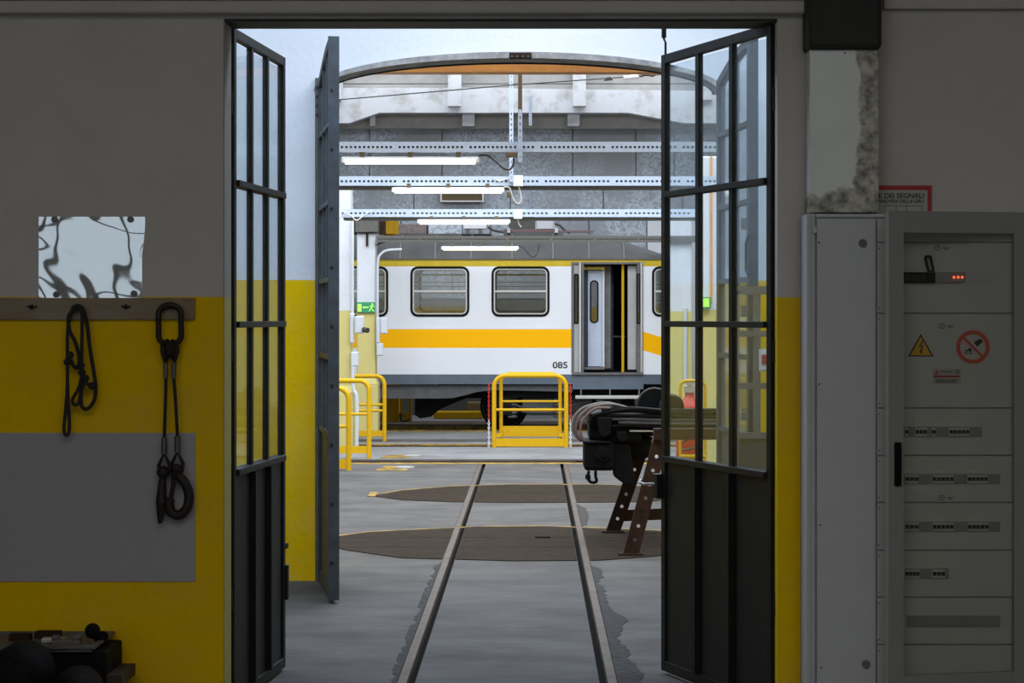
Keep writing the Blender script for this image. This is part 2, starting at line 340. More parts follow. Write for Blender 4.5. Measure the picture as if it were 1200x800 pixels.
def duct_mat():
    m = mat('galvanised_duct', (0.4, 0.42, 0.41), 0.45, 0.15); N = m.node_tree.nodes; L = m.node_tree.links; b = N['Principled BSDF']
    g = N.new('ShaderNodeNewGeometry'); s = N.new('ShaderNodeSeparateXYZ'); L.new(g.outputs['Position'], s.inputs[0])
    n = N.new('ShaderNodeTexNoise'); n.inputs['Scale'].default_value = 5; n.inputs['Detail'].default_value = 6; L.new(g.outputs['Position'], n.inputs['Vector'])
    # damp stain running down the right-hand side and along the foot: x + noise > edge, z + noise < edge
    a = N.new('ShaderNodeMath'); a.operation = 'MULTIPLY_ADD'; a.inputs[1].default_value = 0.14; L.new(n.outputs['Fac'], a.inputs[0]); L.new(s.outputs['X'], a.inputs[2])
    z = N.new('ShaderNodeMath'); z.operation = 'MULTIPLY_ADD'; z.inputs[1].default_value = -0.20; L.new(n.outputs['Fac'], z.inputs[0]); L.new(s.outputs['Z'], z.inputs[2])
    def ramp(src, p0, p1, inv=False):
        q = N.new('ShaderNodeMapRange'); q.inputs[1].default_value = p0; q.inputs[2].default_value = p1
        q.inputs[3].default_value = 1 if inv else 0; q.inputs[4].default_value = 0 if inv else 1; L.new(src.outputs[0], q.inputs[0]); return q
    r1 = ramp(a, 1.442, 1.452); r2 = ramp(z, 2.165, 2.175, True)
    mx = N.new('ShaderNodeMath'); mx.operation = 'MAXIMUM'; L.new(r1.outputs[0], mx.inputs[0]); L.new(r2.outputs[0], mx.inputs[1])
    n2 = N.new('ShaderNodeTexNoise'); n2.inputs['Scale'].default_value = 28; n2.inputs['Detail'].default_value = 6; L.new(g.outputs['Position'], n2.inputs['Vector'])
    c2 = N.new('ShaderNodeValToRGB'); c2.color_ramp.elements[0].color = (0.16, 0.15, 0.13, 1); c2.color_ramp.elements[1].color = (0.52, 0.50, 0.43, 1)
    c2.color_ramp.elements[0].position = 0.35; c2.color_ramp.elements[1].position = 0.65; L.new(n2.outputs['Fac'], c2.inputs[0])
    c1 = N.new('ShaderNodeValToRGB'); c1.color_ramp.elements[0].color = (0.60, 0.64, 0.62, 1); c1.color_ramp.elements[1].color = (0.78, 0.80, 0.75, 1); L.new(n.outputs['Fac'], c1.inputs[0])
    o = N.new('ShaderNodeMixRGB'); L.new(mx.outputs[0], o.inputs[0]); L.new(c1.outputs[0], o.inputs[1]); L.new(c2.outputs[0], o.inputs[2])
    L.new(o.outputs[0], b.inputs['Base Color'])
    return m
M['duct'] = duct_mat()

# ================================================================= STRUCTURE
S = 'structure'
ZN = Z_(22, 9)                      # top of near opening
XL, XR = X_(262, 9), X_(911, 9)
# near wall with the doorway
MB().plate([(-9.2, 0), (XL, 0), (XL, ZN), (XR, ZN), (XR, 0), (5, 0), (5, 5), (-9.2, 5)], [], 9.0, 9.22).build('wall_near', M['wall_near'], kind=S)
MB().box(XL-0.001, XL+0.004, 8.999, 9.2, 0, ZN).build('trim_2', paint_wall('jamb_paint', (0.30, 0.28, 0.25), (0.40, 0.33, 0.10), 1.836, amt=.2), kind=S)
MB().box(-6, X_(945, 9), 8.93, 9.0, Z_(18, 9), Z_(3, 9)).box(-6, X_(945, 9), 8.95, 9.0, Z_(1.5, 9), Z_(-30, 9)).build('trim_1', M['wall_near'], kind=S, bevel=0.012)
MB().box(X_(1034, 9), 5, 8.96, 9.0, Z_(12, 9), Z_(-30, 9)).build('trim_3', M['wall_near'], kind=S, bevel=0.008)
MB().box(XL, XR, 9.0, 9.23, ZN-0.012, ZN+0.0).build('trim_4', M['dark'], kind=S)
# near hall shell, rear wall with big glazed openings (sky seen through them lights the hall)
MB().box(-9.3, -9.2, -6, 9.2, 0, 5).build('wall_left', M['plaster'], kind=S)
MB().box(5, 5.1, -6, 9.2, 0, 5).build('wall_right', M['plaster'], kind=S)
MB().box(-9.3, 5.1, -6.2, 9.2, 5, 5.1).build('ceiling', M['ceil'], kind=S)
MB().plate(rect(-9.2, 5, 0, 5), [rect(-8.6, -2.2, 0.9, 4.5), rect(0.4, 3.9, 1.35, 4.3)], -6.2, -6.0).build('wall_rear', M['plaster'], kind=S)
for i, (x0, x1, za, zb_, nn) in enumerate(((-8.6, -2.2, .9, 4.5, 12), (0.4, 3.9, 1.35, 4.3, 5))):
    b = MB().plate(rect(x0, x1, za, zb_), [rect(x0+.05, x1-.05, za+.05, zb_-.05)], -6.14, -6.06)
    for k in range(1, nn): b.box(x0+(x1-x0)*k/nn-.035, x0+(x1-x0)*k/nn+.035, -6.13, -6.07, za+.05, zb_-.05)
    for z in ((1.5, 2.1, 2.72, 3.3, 3.9) if i == 0 else (2.1, 2.8, 3.5)): b.box(x0+.05, x1-.05, -6.125, -6.075, z-.025, z+.025)
    f = b.build('window_%d' % (i+1), M['dark'], kind=S)
    MB().box(x0+.05, x1-.05, -6.102, -6.098, za+.05, zb_-.05).build('pane', M['glass'], f)

# floor slabs: left, centre and right of the rails
RL, RR = -0.628, 0.379
YT = 25.0
fl = MB()
fl.box(-9, RL-0.026, -6.2, YT-.06, -0.12, 0).box(RL+0.062, RR-0.062, -6.2, YT-.06, -0.12, 0).box(RR+0.026, 9, -6.2, YT-.06, -0.12, 0)
fl.box(-9, 9, -6.2, 37.4, -0.9, -0.8)
fl.build('floor', M['floor'], kind=S)
ff = MB().box(-9, 9, YT+.2, 28.0, -0.12, 0).box(-9, 9, 28.5, 31.75, -0.12, 0).box(-9, 9, 33.5, 37.4, -0.12, 0)
ff.build('floor_far', M['floor_far'], kind=S)
MB().box(-9, 9, 28.0, 28.5, -0.12, -0.06).box(-9, 9, 31.75, 33.5, -0.62, -0.6).build('floor_pit', M['groove'], kind=S)
g = MB().box(RL-.026, RL+.062, -6.2, YT-.06, -.12, -.045).box(RR-.062, RR+.026, -6.2, YT-.06, -.12, -.045)
g.build('flangeway_groove', M['groove'], kind=S)
# dark asphalt repair strips along the outside of the rails
def strip(side, x, y0, y1, wmax, seed):
    rnd = random.Random(seed); n = int((y1-y0)/0.06); pts = []
    wv = 0.05
    for i in range(n+1):
        y = y0+(y1-y0)*i/n; wv = max(0.015, min(wmax, wv+rnd.uniform(-.022, .022)))
        t = min(1, min(i, n-i)/4); pts.append((x+side*wv*(0.2+.8*t), y))
    poly = [(x, y0)]+pts+[(x, y1)]
    return MB().plate(poly, [], 0.0, 0.003, 'xy')
strip(-1, RL-.026, 9.6, 14.8, 0.045, 3).build('floor_patch', M['asphalt'], kind=S)
strip(1, RR+.026, 9.6, 14.6, 0.14, 5).build('floor_patch', M['asphalt'], kind=S)
strip(1, RR+.026, 17.4, 19.4, 0.08, 6).build('floor_patch', M['asphalt'], kind=S)

# wall with the arched opening (second wall)
W2 = 13.8; AL, AR = X_(372, W2), 1.235
acx = (AL+AR)/2; aw = (AR-AL)/2
def archz(x):   # height of the arch at x
    t = (x-acx)/aw
    return 3.245+0.235*(1-t*t)**0.5 if abs(t) < 1 else 3.245
arch = [(AR, 0)]+[(acx+aw*math.cos(a), 3.245+0.235*math.sin(a)) for a in [PI*i/40 for i in range(41)]]+[(AL, 0)]
MB().plate([(-6, 0)]+arch[::-1]+[(6, 0), (6, 5), (-6, 5)], [], W2, W2+.2).build('wall_arch', M['wall_mid'], kind=S)
# soffit lining with an angle-iron lip
def ring(y0, y1, d0, d1):
    b = MB(); n = 48; L1 = []; L2 = []
    for i in range(n+1):
        t = PI*i/n; L1.append((acx+(aw+d0)*math.cos(t), 3.245+(0.235+d0)*math.sin(t))); L2.append((acx+(aw-d1)*math.cos(t), 3.245+(0.235-d1)*math.sin(t)))
    for i in range(n):
        b.hexa([(L1[i][0], y0, L1[i][1]), (L1[i+1][0], y0, L1[i+1][1]), (L2[i+1][0], y0, L2[i+1][1]), (L2[i][0], y0, L2[i][1]),
                (L1[i][0], y1, L1[i][1]), (L1[i+1][0], y1, L1[i+1][1]), (L2[i+1][0], y1, L2[i+1][1]), (L2[i][0], y1, L2[i][1])])
    return b
ring(W2-.03, W2+.21, 0.022, 0.02).build('trim_5', M['soffit'], kind=S, smooth=True, weld=True)
ring(W2+.21, W2+.23, 0.03, 0.03).build('trim_6', M['dark'], kind=S)
t = thing('latch_keeper', 'small rusty metal bracket at the crown of the arch', 'bracket', (W(610, 70, W2-.06)))
b = MB().box(X_(597, W2), X_(623, W2), W2-.09, W2-.03, Z_(70, W2), Z_(63.5, W2)); b.build('plate', M['rust'], t, bevel=.004)
for x in (600, 606, 613, 619): MB().cyl(W(x, 66, W2-.09), W(x, 66, W2-.10), .008, 8).build('bolt', M['ferrule'], t)
# passage side walls and roof with a long skylight
MB().box(-6.1, -6, 9.22, W2, 0, 5.2).build('wall_passage_left', M['wall_mid'], kind=S)
MB().box(5.2, 5.3, 9.22, W2, 0, 5.2).build('wall_passage_right', M['wall_mid'], kind=S)
MB().plate(rect(-6, 5.3, 9.22, W2), [rect(-3.6, 3.0, 9.9, 11.6)], 5.0, 5.1, 'xy').build('ceiling_passage', M['ceil'], kind=S)
MB().box(XL-1.6, XL-.02, 9.22, 9.24, 0, 4.9).build('wall_passage_near', M['wall_mid'], kind=S)
# iron door jamb in the arch, left
b = MB().box(X_(370, W2), X_(377, W2), W2-.05, W2+.02, 0, Z_(92, W2))
jamb = b.build('door_jamb', M['grey_old'], None, 'rusty grey iron hinge post fixed to the left side of the arch', 'post', bevel=.004)
for z in (3.26, 3.2, 3.14, 3.08): MB().cyl((X_(373.5, W2), W2-.05, z), (X_(373.5, W2), W2-.062, z), .012, 8).build('bolt', M['dark'], jamb)

# far hall shell
MB().box(-9.1, -9, W2+.2, 37.5, 0, 6.8).build('wall_hall_left', M['plaster'], kind=S)
MB().box(9, 9.1, W2+.2, 37.5, 0, 6.8).build('wall_hall_right', M['plaster'], kind=S)
MB().plate(rect(-9, 9, W2, 37.5), [rect(-6.5, 6.5, 15.1, 28.4), rect(-6.2, 6.2, 34.3, 36.3)], 6.6, 6.75, 'xy').build('ceiling_hall', M['ceil'], kind=S)
MB().box(-9, 9, W2+.08, W2+.2, 5, 6.6).build('wall_over_arch', M['plaster'], kind=S)
# rear wall: staggered cement sheets, white return at right
YB = 37.0; zt = Z_(147, YB)
wb = MB().box(-9, 9, YB+.06, YB+.2, 0, 6.6).build('wall_hall_rear', M['plaster'], kind=S)
sx = (X_(758, YB))
rows = [(zt, Z_(207, YB), (433, 518, 598, 671, 745, 790)), (Z_(207, YB), Z_(250, YB), (485, 598, 707, 800)), (Z_(250, YB), Z_(300, YB), (470, 575, 690, 758)), (Z_(300, YB), Z_(350, YB), (433, 530, 640, 758))]
for (z1, z0, seams) in rows:
    xs = [-6.0, -4.4]+[X_(s_, YB) for s_ in seams]
    if seams[-1] > 780: xs += [4.5, 6]
    for a, c in zip(xs, xs[1:]):
        if c-a < .05: continue
        o = (hash((round(a, 2), round(z1, 2))) % 5)*0.004
        MB().box(a+.012, c-.012, YB-.0-o*.5, YB+.058, z0+.008, z1-.008).build('cement_sheet', M['mottled'], wb)
MB().box(sx+.01, 6, YB-.05, YB+.058, 0, rows[1][1]-.01).build('wall_hall_white', M['tr_white'], wb)
MB().box(-9, sx-.01, YB, YB+.055, 0, Z_(350, YB)-.02).build('wall_base', M['galv_d'], wb)
# whitewashed beam, ribs and boards above the sheets
YC = 36.4
bt, bb = Z_(105, YC), Z_(134, YC)
xa, xb = X_(398, YC), X_(436, YC)
pts = [(-7, Z_(146, YC)), (X_(411, YC), Z_(146, YC)), (xb+.15, bb), (X_(735, YC), bb), (X_(800, YC), Z_(146, YC)), (7, Z_(146, YC)), (7, bt-.1), (X_(700, YC), bt-.03), (X_(560, YC), bt), (X_(415, YC), bt), (-7, bt)]
cb = MB().plate(pts, [], YC-.3, YC).build('trim_7', M['concrete_w'], kind=S)
cb.name = 'trim_beam'
for (x0, x1, y0, y1) in ((526, 541, 60, 127), (671, 686, 60, 127), (384, 402, 60, 120), (815, 833, 60, 120)):
    MB().box(X_(x0, YC), X_(x1, YC), YC-.42, YC-.0, Z_(y1, YC), Z_(y0, YC)).build('trim_rib', M['concrete_w'], kind=S)
for (x0, x1) in ((542, 556), (665, 679), (434, 440)):
    MB().box(X_(x0, YC), X_(x1, YC), YC-.1, YC+.5, Z_(148, YC), Z_(134, YC)).build('trim_block', M['concrete_w'], kind=S)
MB().box(-7, 7, YC+.3, YC+.5, Z_(147.5, YC+.3), Z_(144.5, YC+.3)).build('trim_ledge', M['concrete_w'], kind=S)
for k in range(3):
    z0 = Z_(112-k*14, YC)
    MB().box(-7, 7, YC+.02+.03*k, YC+.06+.03*k, z0+.01, z0+.20).build('trim_roofboard', M['roofboard'], kind=S)
MB().box(-7, 7, YC+.1, YC+.2, Z_(150, YC), Z_(126, YC)).build('trim_shadow_strip', M['roofboard'], kind=S)  # grey board carries the shadow strip beneath the beam in its colour

# columns of the far hall
def column(x0, x1, Y, ztop, label, wide=True, d=.34):
    t = thing('column', label, 'column', ((x0+x1)/2, Y+d/2, 0))
    MB().box(x0, x1, Y, Y+d, 0, ztop).build('shaft', M['col'], t, bevel=.02)
    if wide:
        hb = 0.86
        MB().box(x0-.04, x1+.04, Y-.05, Y+d, 0, hb-.1).hexa([(x0-.04, Y-.05, hb-.1), (x1+.04, Y-.05, hb-.1), (x1+.04, Y+d, hb-.1), (x0-.04, Y+d, hb-.1), (x0, Y, hb), (x1, Y, hb), (x1, Y+d, hb), (x0, Y+d, hb)]).build('plinth', M['col'], t, bevel=.01)
    return t
xA0, xA1 = X_(411, 27)-.36, X_(411, 27)
colA = column(xA0, xA1, 27.0, 3.52, 'nearer white and pale yellow column beside the left gate leaf')
colB = column(X_(418, 30.4), X_(440, 30.4), 30.4, Z_(273, 30.4), 'square white and pale yellow column under the green exit sign')
colC = column(X_(783, 30.4), X_(811, 30.4), 30.4, 3.3, 'white and pale yellow column seen through the outer glass of the right door', False)
colD = column(X_(821, 24), X_(850, 24), 24.0, 3.6, 'pale column with an orange edge behind the middle glass of the right door', False)
MB().box(X_(833, 24)-.01, X_(834.5, 24), 23.975, 24.0, 1.9, 3.6).build('orange_edge', M['orange_beam'], colD, 'orange vertical strip')
b = MB().box(X_(416, 30.3), X_(443, 30.3), 30.32, 30.8, Z_(272, 30.3), Z_(254, 30.3)); b.build('steel_cap', M['galv_d'], colB, bevel=.01)
MB().box(X_(428.5, 30.3), X_(431, 30.3), 30.36, 30.4, Z_(288, 30.3), Z_(272, 30.3)).build('iron_strap', M['rust'], colB)
MB().box(X_(443, 30.5), X_(450, 30.5), 30.6, 30.9, Z_(274, 30.5), Z_(250, 30.5)).box(X_(413.5, 30.5), X_(417, 30.5), 30.6, 30.9, Z_(274, 30.5), Z_(250, 30.5)).build('rust_plate', M['rust'], colB)

# yellow painted lines, cross rails
def rail_x(name, y, x0, x1, m, label, top=0.012, hw_=.035, edge=.02, bot=-.11):
    t = thing(name, label, 'rail', (0, y, 0))
    MB().box(x0, x1, y-hw_, y+hw_, bot, top).build('rail_head', m, t, bevel=.006)
    MB().box(x0, x1, y-hw_-edge, y-hw_-.003, -.0 if edge > .1 else -.11, 0.003).build('painted_edge', M['line'], t, 'worn yellow painted edge')
    return t
rail_x('cross_rail', 25.08, -6, 6, M['rail_dark'], 'rail crossing the floor at the far ends of the two long rails', .03, .11, .22)
rail_x('cross_rail', 28.07, -6, 6, M['grease'], 'dark cross rail with a yellow edge just in front of the yellow barriers')
rail_x('cross_rail', 32.15, -7, 7, M['rail'], 'nearer running rail under the train carriage', -.002, bot=-.6)
rail_x('cross_rail', 33.35, -7, 7, M['rail'], 'farther running rail under the train carriage', -.002, bot=-.6)
MB().box(-6, 6, 28.22, 28.36, -.05, .02).build('floor_line', M['line'], kind=S)
MB().box(-6, 6, 31.4, 31.47, 0, .002).build('floor_line', M['line'], kind=S)
MB().box(-6, 6, 29.1, 29.75, 0, .0025).build('floor_patch', M['asphalt'].copy(), kind=S)
bpy.data.objects['floor_patch.003'].data.materials[0] = M['floor']
MB().box(-9, 9, 33.55, 34.9, 0, .004).build('floor_patch', M['brown_floor'], kind=S)
MB().box(-3, 0.6, 25.12, 25.18, 0, .002).build('floor_line', M['line'], kind=S)

# long rails
for nm, x, lab in (('running_rail', RL, 'long left rail running from the near doorway to the far hall'), ('running_rail', RR, 'long right rail running from the near doorway past the trestle')):
    t = thing(nm, lab, 'rail', (x, 10, 0))
    s_ = -1 if x < 0 else 1
    ys = [2, 8.5, 13.2, 15.0, 17.35, 19.6, 21.9, YT-.26]
    for a, c in zip(ys, ys[1:]):
        MB().box(x-.024, x+.024, a+.004, c-.004, -.10, .006).build('rail_length', M['rail'], t, bevel=.006)

# floor plates of the two turntable sectors (steel plates between concrete)
def interp(P, x):
    if x <= P[0][0]: return P[0][1]
    for (a, b), (c, d) in zip(P, P[1:]):
        if x <= c: return b+(d-b)*(x-a)/(c-a)
    return P[-1][1]
def FP(L): return [(X_(px, YF(py)), YF(py)) for px, py in L]
far_top = FP([(437, 581), (470, 575), (530, 570), (600, 568), (700, 568), (760, 570), (812, 580)])
far_bot = FP([(437, 581.5), (470, 586), (530, 588.5), (600, 589), (700, 589), (760, 588), (812, 582)])
near_top = FP([(372, 632), (430, 624), (500, 620.5), (560, 617.5), (640, 617), (770, 622), (850, 633)])
near_bot = FP([(372, 634), (400, 644), (470, 654), (600, 657.5), (700, 657), (770, 652), (850, 638)])
def sector(top, bot, ysplit, label):
    x0, x1 = top[0][0], top[-1][0]; yc = (min(p[1] for p in bot)+max(p[1] for p in top))/2
    t = thing('floor_plates', label, 'floor plates', (0, yc, 0))
    cols = [(x0, RL-.03), (RL+.066, -.13), (-.1295, RR-.066), (RR+.03, x1)]
    yy = [0]+ysplit+[99]
    for (a, c) in cols:
        for ya, yb in zip(yy, yy[1:]):
            n = 14; xs = [a+(c-a)*i/n for i in range(n+1)]
            lo = [(x, max(interp(bot, x), ya+.006)) for x in xs]; hi = [(x, min(interp(top, x), yb-.006)) for x in xs]
            ok = [i for i in range(n+1) if hi[i][1]-lo[i][1] > .012]
            if len(ok) < 3: continue
            poly = [lo[i] for i in ok]+[hi[i] for i in ok][::-1]
            MB().prism(poly, 0.0, 0.006, 'xy').build('plate', M['plate'], t)
    rim = MB()
    for a, c in zip(top, top[1:]):
        p, q = Vector((a[0], a[1]+.03, .002)), Vector((c[0], c[1]+.03, .002)); rim.bar(p, q, .045, .006)
    rim.build('painted_rim', M['line'], t, 'yellow painted rim')
    return t
sector(far_top, far_bot, [YF(578)], 'dark steel floor plates, the farther curved patch across the rails')
sector(near_top, near_bot, [YF(642), YF(630.5)], 'brown steel floor plates, the nearer curved patch across the rails')
for (x, y, ln) in ((636, 631, .12),):
    p = W(x, y, YF(y)); MB().cyl((p.x-.06, p.y, .012), (p.x+.06, p.y, .012), .008, 8).build('plate_handle', M['rust'], None, 'small lifting handle on the nearer floor plates between the rails', 'handle')
# small floor markers left
for (px, py, lab) in ((425, 580, 'short yellow painted kerb piece at the left tip of the far floor plates'),):
    Y = YF(py); MB().box(X_(432, Y), X_(441, Y), Y-.2, Y+.25, 0, .01).build('kerb_piece', M['line'], None, lab, 'kerb', bevel=.003)
for (x0, x1, y0, y1, xc, lab) in ((445, 481, 533, 537, 484, 'orange floor stripes beyond the first cross rail, with a disc for a glint'), (441, 477, 546, 551.5, 474, 'orange floor stripes in front of the first cross rail, with a disc for a glint')):
    Y0, Y1 = YF(y1), YF(y0); ym = (Y0+Y1)/2
    t = thing('floor_stripes_glint', lab, 'floor marking', (X_(xc, ym), ym, 0))
    for k in range(3):
        ya = Y0+(Y1-Y0)*k/3; MB().box(X_(x0+k*4, ya), X_(x1, ya), ya+.02, ya+(Y1-Y0)/3-.07, 0, .008).build('stripe', M['line'], t)
    MB().cyl((X_(xc, ym), ym, 0), (X_(xc, ym), ym, .02), .12, 20).build('glint_disc', M['alu'], t)  # disc stands in for a red and white glint on the floor

# ================================================================= NEAR DOORS
def leaf_T(hx, hy, fx, fy):
    d = Vector((fx-hx, fy-hy, 0)); Lw = d.length; d.normalize(); n = Vector((-d.y, d.x, 0))
    return (lambda p: Vector((hx, hy, 0))+d*p.x+n*p.y+Vector((0, 0, p.z))), Lw
def near_leaf(name, hx, hy, fx, fy, side, label):
    T, Lw = leaf_T(hx, hy, fx, fy)
    t = thing(name, label, 'door', (hx, hy, 0))
    zt_, z2, z3, z4, z0 = 3.033, 2.346, 1.715, 1.055, 0.016
    th = .016
    MB(T).box(0, .045, -th, th, z0, zt_).box(Lw-.045, Lw, -th, th, z0, zt_).box(.045, Lw-.045, -th, th, zt_-.045, zt_).box(.045, Lw-.045, -th, th, z0, z0+.05).build('frame', M['dark'], t, bevel=.003)
    cw = (Lw-.09)/3
    for k in (1, 2):
        u = .045+cw*k
        MB(T).box(u-.019, u+.019, -.013, .013, z4, zt_-.045).build('mullion', M['dark'], t, bevel=.002)
        MB(T).box(u-.018, u+.018, side*.004, side*.032, z0+.05, z4-.02).build('panel_rib', M['dark'], t)
    for z in (z2, z3, z4):
        MB(T).box(.045, Lw-.045, -.03, .03, z-.014, z+.014).build('glazing_bar', M['dark'], t, bevel=.002)
    for k in range(3):
        for (a, c) in ((z4, z3), (z3, z2), (z2, zt_-.045)):
            MB(T).box(.045+cw*k+.02, .045+cw*(k+1)-.02, -.002, .002, a+.014, c-.014).build('pane', M['glass'], t)
        MB(T).box(.045+cw*k+.002, .045+cw*(k+1)-.002, -.004, .004, z0+.05, z4-.014).build('sheet_panel', M['sheet'], t)
    for z in (.5, 1.6, 2.7): MB(T).cyl((-.008, 0, z-.05), (-.008, 0, z+.05), .012, 10).build('hinge', M['dark'], t)
    return t, T, Lw
dl, TL, LL = near_leaf('glazed_door_leaf', X_(270.5, 9.24), 9.24, X_(331, 10.32), 10.32, -1, 'narrow-looking open left door leaf with tall panes, dark steel, nearest the yellow wall')
dr, TR, LR = near_leaf('glazed_door_leaf', X_(907, 9.1), 9.1, X_(778, 10.23), 10.23, 1, 'open right door leaf, nine panes over a dark sheet panel')
# lock box and lever on the free edge of the right leaf
lk = MB(TR).box(LR-.03, LR+.03, -.05, .05, .86, .98).build('lock_box', M['dark'], dr, bevel=.004)
MB(TR).tube([(LR-.0, .05, .93), (LR+.01, .10, .93), (LR+.04, .11, .935), (LR+.05, .10, .95)], .007).build('lever', M['alu'], lk, 'worn bare metal lever')
MB(TR).tube([(LR-.02, 0, 3.03), (LR-.02, 0, 3.095), (LR-.0, 0, 3.115), (LR-.0, 0, 3.13)], .006).cyl((LR, 0, 3.12), (LR, 0, 3.175), .012).build('top_bolt', M['dark'], dr)
MB(TR).cyl((LR*.37, .025, .76), (LR*.37, .025, 1.0), .005).box(LR*.37-.02, LR*.37+.02, .006, .03, .76, .80).build('bolt_rod', M['dark'], dr)
MB(TL).box(LL-.01, LL+.05, -.02, .02, .60, .625).box(LL-.02, LL+.015, -.03, .03, .35, .52).build('catch', M['dark'], dl)

# ================================================================= ARCH GATE LEAVES (second wall)
def arch_leaf(hx, hy, fx, fy, zh, zf, label, m, cols):
    T, Lw = leaf_T(hx, hy, fx, fy)
    t = thing('arched_gate_leaf', label, 'gate', (hx, hy, 0))
    def hx8(u0, u1, z0f, z1f, n=.025):
        return [(u0, -n, z0f(u0)), (u1, -n, z0f(u1)), (u1, n, z0f(u1)), (u0, n, z0f(u0)), (u0, -n, z1f(u0)), (u1, -n, z1f(u1)), (u1, n, z1f(u1)), (u0, n, z1f(u0))]
    top = lambda u: zh+(zf-zh)*math.sin(PI/2*u/Lw)
    c = lambda v: (lambda u: v)
    b = MB(T).hexa(hx8(0, .05, c(.02), top)).hexa(hx8(Lw-.06, Lw, c(.02), top, .03)).box(.05, Lw-.06, -.02, .02, .02, .08)
    for k in range(6):
        u0 = .05+(Lw-.11)*k/6; u1 = .05+(Lw-.11)*(k+1)/6
        b.hexa(hx8(u0, u1, (lambda u: top(u)-.05), top))
    b.build('frame', m, t)
    zs = [1.02, 1.5, 1.98, 2.46, 2.94]
    for z in zs: MB(T).box(.05, Lw-.06, -.022, .022, z-.015, z+.015).build('glazing_bar', m, t)
    for k in range(1, cols):
        u = .05+(Lw-.11)*k/cols
        MB(T).hexa(hx8(u-.015, u+.015, c(1.03), (lambda u: top(u)-.05), .02)).build('mullion', m, t)
    for k in range(cols):
        u0 = .05+(Lw-.11)*k/cols+.016; u1 = .05+(Lw-.11)*(k+1)/cols-.016
        for a, d in zip(zs, zs[1:]): MB(T).box(u0, u1, -.002, .002, a+.016, d-.016).build('pane', M['glass_far'], t)
        MB(T).hexa(hx8(u0, u1, c(2.956), (lambda u: top(u)-.05), .002)).build('pane', M['glass_far'], t)
        MB(T).box(u0-.012, u1+.012, -.004, .004, .08, 1.0).build('sheet_panel', m, t)
    for z in (.7, 1.1, 1.75, 2.3): MB(T).box(Lw*.55, Lw*.62, .02, .05, z, z+.07).build('hasp', m, t)
    return t, T, Lw
gl, GT, GL = arch_leaf(X_(377, 13.75), 13.75, X_(391, 12.7), 12.7, 3.30, 3.46, 'blue-grey gate leaf folded back edge-on at the left of the arch', M['blue_steel'], 3)
MB(GT).box(GL-.004, GL+.004, -.034, .034, .02, 3.46).build('edge_flange', M['blue_steel'], gl)
for z in [0.25+.36*k for k in range(9)]: MB(GT).cyl((GL+.004, -.012, z), (GL+.010, -.012, z), .009, 8).build('rivet', M['dark'], gl)
gr, GT2, GL2 = arch_leaf(1.23, 13.72, X_(883, 12.7), 12.7, 3.30, 3.46, 'blue-grey gate leaf at the right of the arch, seen through the right door glass', M['blue_steel'], 2)
MB(GT2).tube([(GL2+.01, -.03, 2.25), (GL2+.02, -.05, 2.2), (GL2+.02, -.05, 2.03), (GL2+.07, -.05, 2.01)], .009).build('hook_rod', M['dark'], gr)
# lattice gate panel standing against the right of the arch wall
b0 = 12.45
t = thing('lattice_panel', 'grey barred steel panel against the yellow wall behind the right door', 'gate', (X_(890, b0), b0, 0))
xa_, xb_ = X_(858, b0), X_(925, b0)
zz = [Z_(y, b0) for y in (341, 391, 452, 510)]
MB().box(xa_, xb_, b0-.02, b0+.02, zz[0]-.02, zz[0]+.03).box(xa_, xa_+.04, b0-.02, b0+.02, 0, zz[0]).box(xb_-.04, xb_, b0-.02, b0+.02, 0, zz[0]).build('frame', M['grey_old'], t)
for z in zz[1:]: MB().box(xa_+.04, xb_-.04, b0-.02, b0+.015, z-.018, z+.018).build('rail', M['grey_old'], t)
MB().box(X_(883, b0), X_(891, b0), b0-.018, b0+.012, zz[3], zz[0]).build('upright', M['grey_old'], t)
MB().box(xa_+.04, xb_-.04, b0-.01, b0+.01, 0.02, zz[3]-.02).build('sheet', M['blue_steel'], t, 'blue-grey lower sheet')
st = MB().box(X_(892, 12.4), X_(905, 12.4), 12.41, 12.415, Z_(433, 12.4), Z_(411, 12.4)).build('sticker', M['labelw'], None, 'white sticker with a red flower-like mark on the barred panel', 'sticker')
for k in range(4):
    a = PI/4+k*PI/2; c_ = W(898.5, 421, 12.4)
    MB().cyl((c_.x+.02*math.cos(a), 12.41, c_.z+.02*math.sin(a)), (c_.x+.02*math.cos(a), 12.405, c_.z+.02*math.sin(a)), .017, 10).build('red_mark', M['sign_red'], st)
MB().box(X_(890, 12.4), X_(906, 12.4), 12.415, 12.43, Z_(435, 12.4), Z_(409, 12.4)).build('backing', M['labelw'], st)

# ================================================================= LEFT WALL ITEMS
Yw = 9.0
hr = MB().box(-3.2, X_(229, Yw), Yw-.02, Yw, Z_(374.5, Yw), Z_(349, Yw)).build('hook_board', M['wood'], None, 'varnished wooden hook board along the top of the yellow paint', 'board', bevel=.002)
for x in (38, 90, 148, 201):
    p = W(x, 360, Yw-.02); hk = MB()
    hk.tube(spline([(p.x, p.y+.002, p.z+.012), (p.x, p.y-.014, p.z+.0), (p.x, p.y-.03, p.z-.004), (p.x, p.y-.036, p.z+.01)], 4), .004, 6)
    hk.tube([(p.x-.02, p.y-.005, p.z+.006), (p.x, p.y-.008, p.z-.004), (p.x+.02, p.y-.005, p.z+.006)], .004, 6)
    hk.build('hook', M['ironrust'], hr, 'small rusty hook')
MB().box(-3.4, X_(229, Yw), Yw-.008, Yw, Z_(681, Yw), Z_(507, Yw)).build('wall_panel', M['greypanel'], None, 'blank grey rectangular panel on the yellow wall', 'panel', bevel=.001)
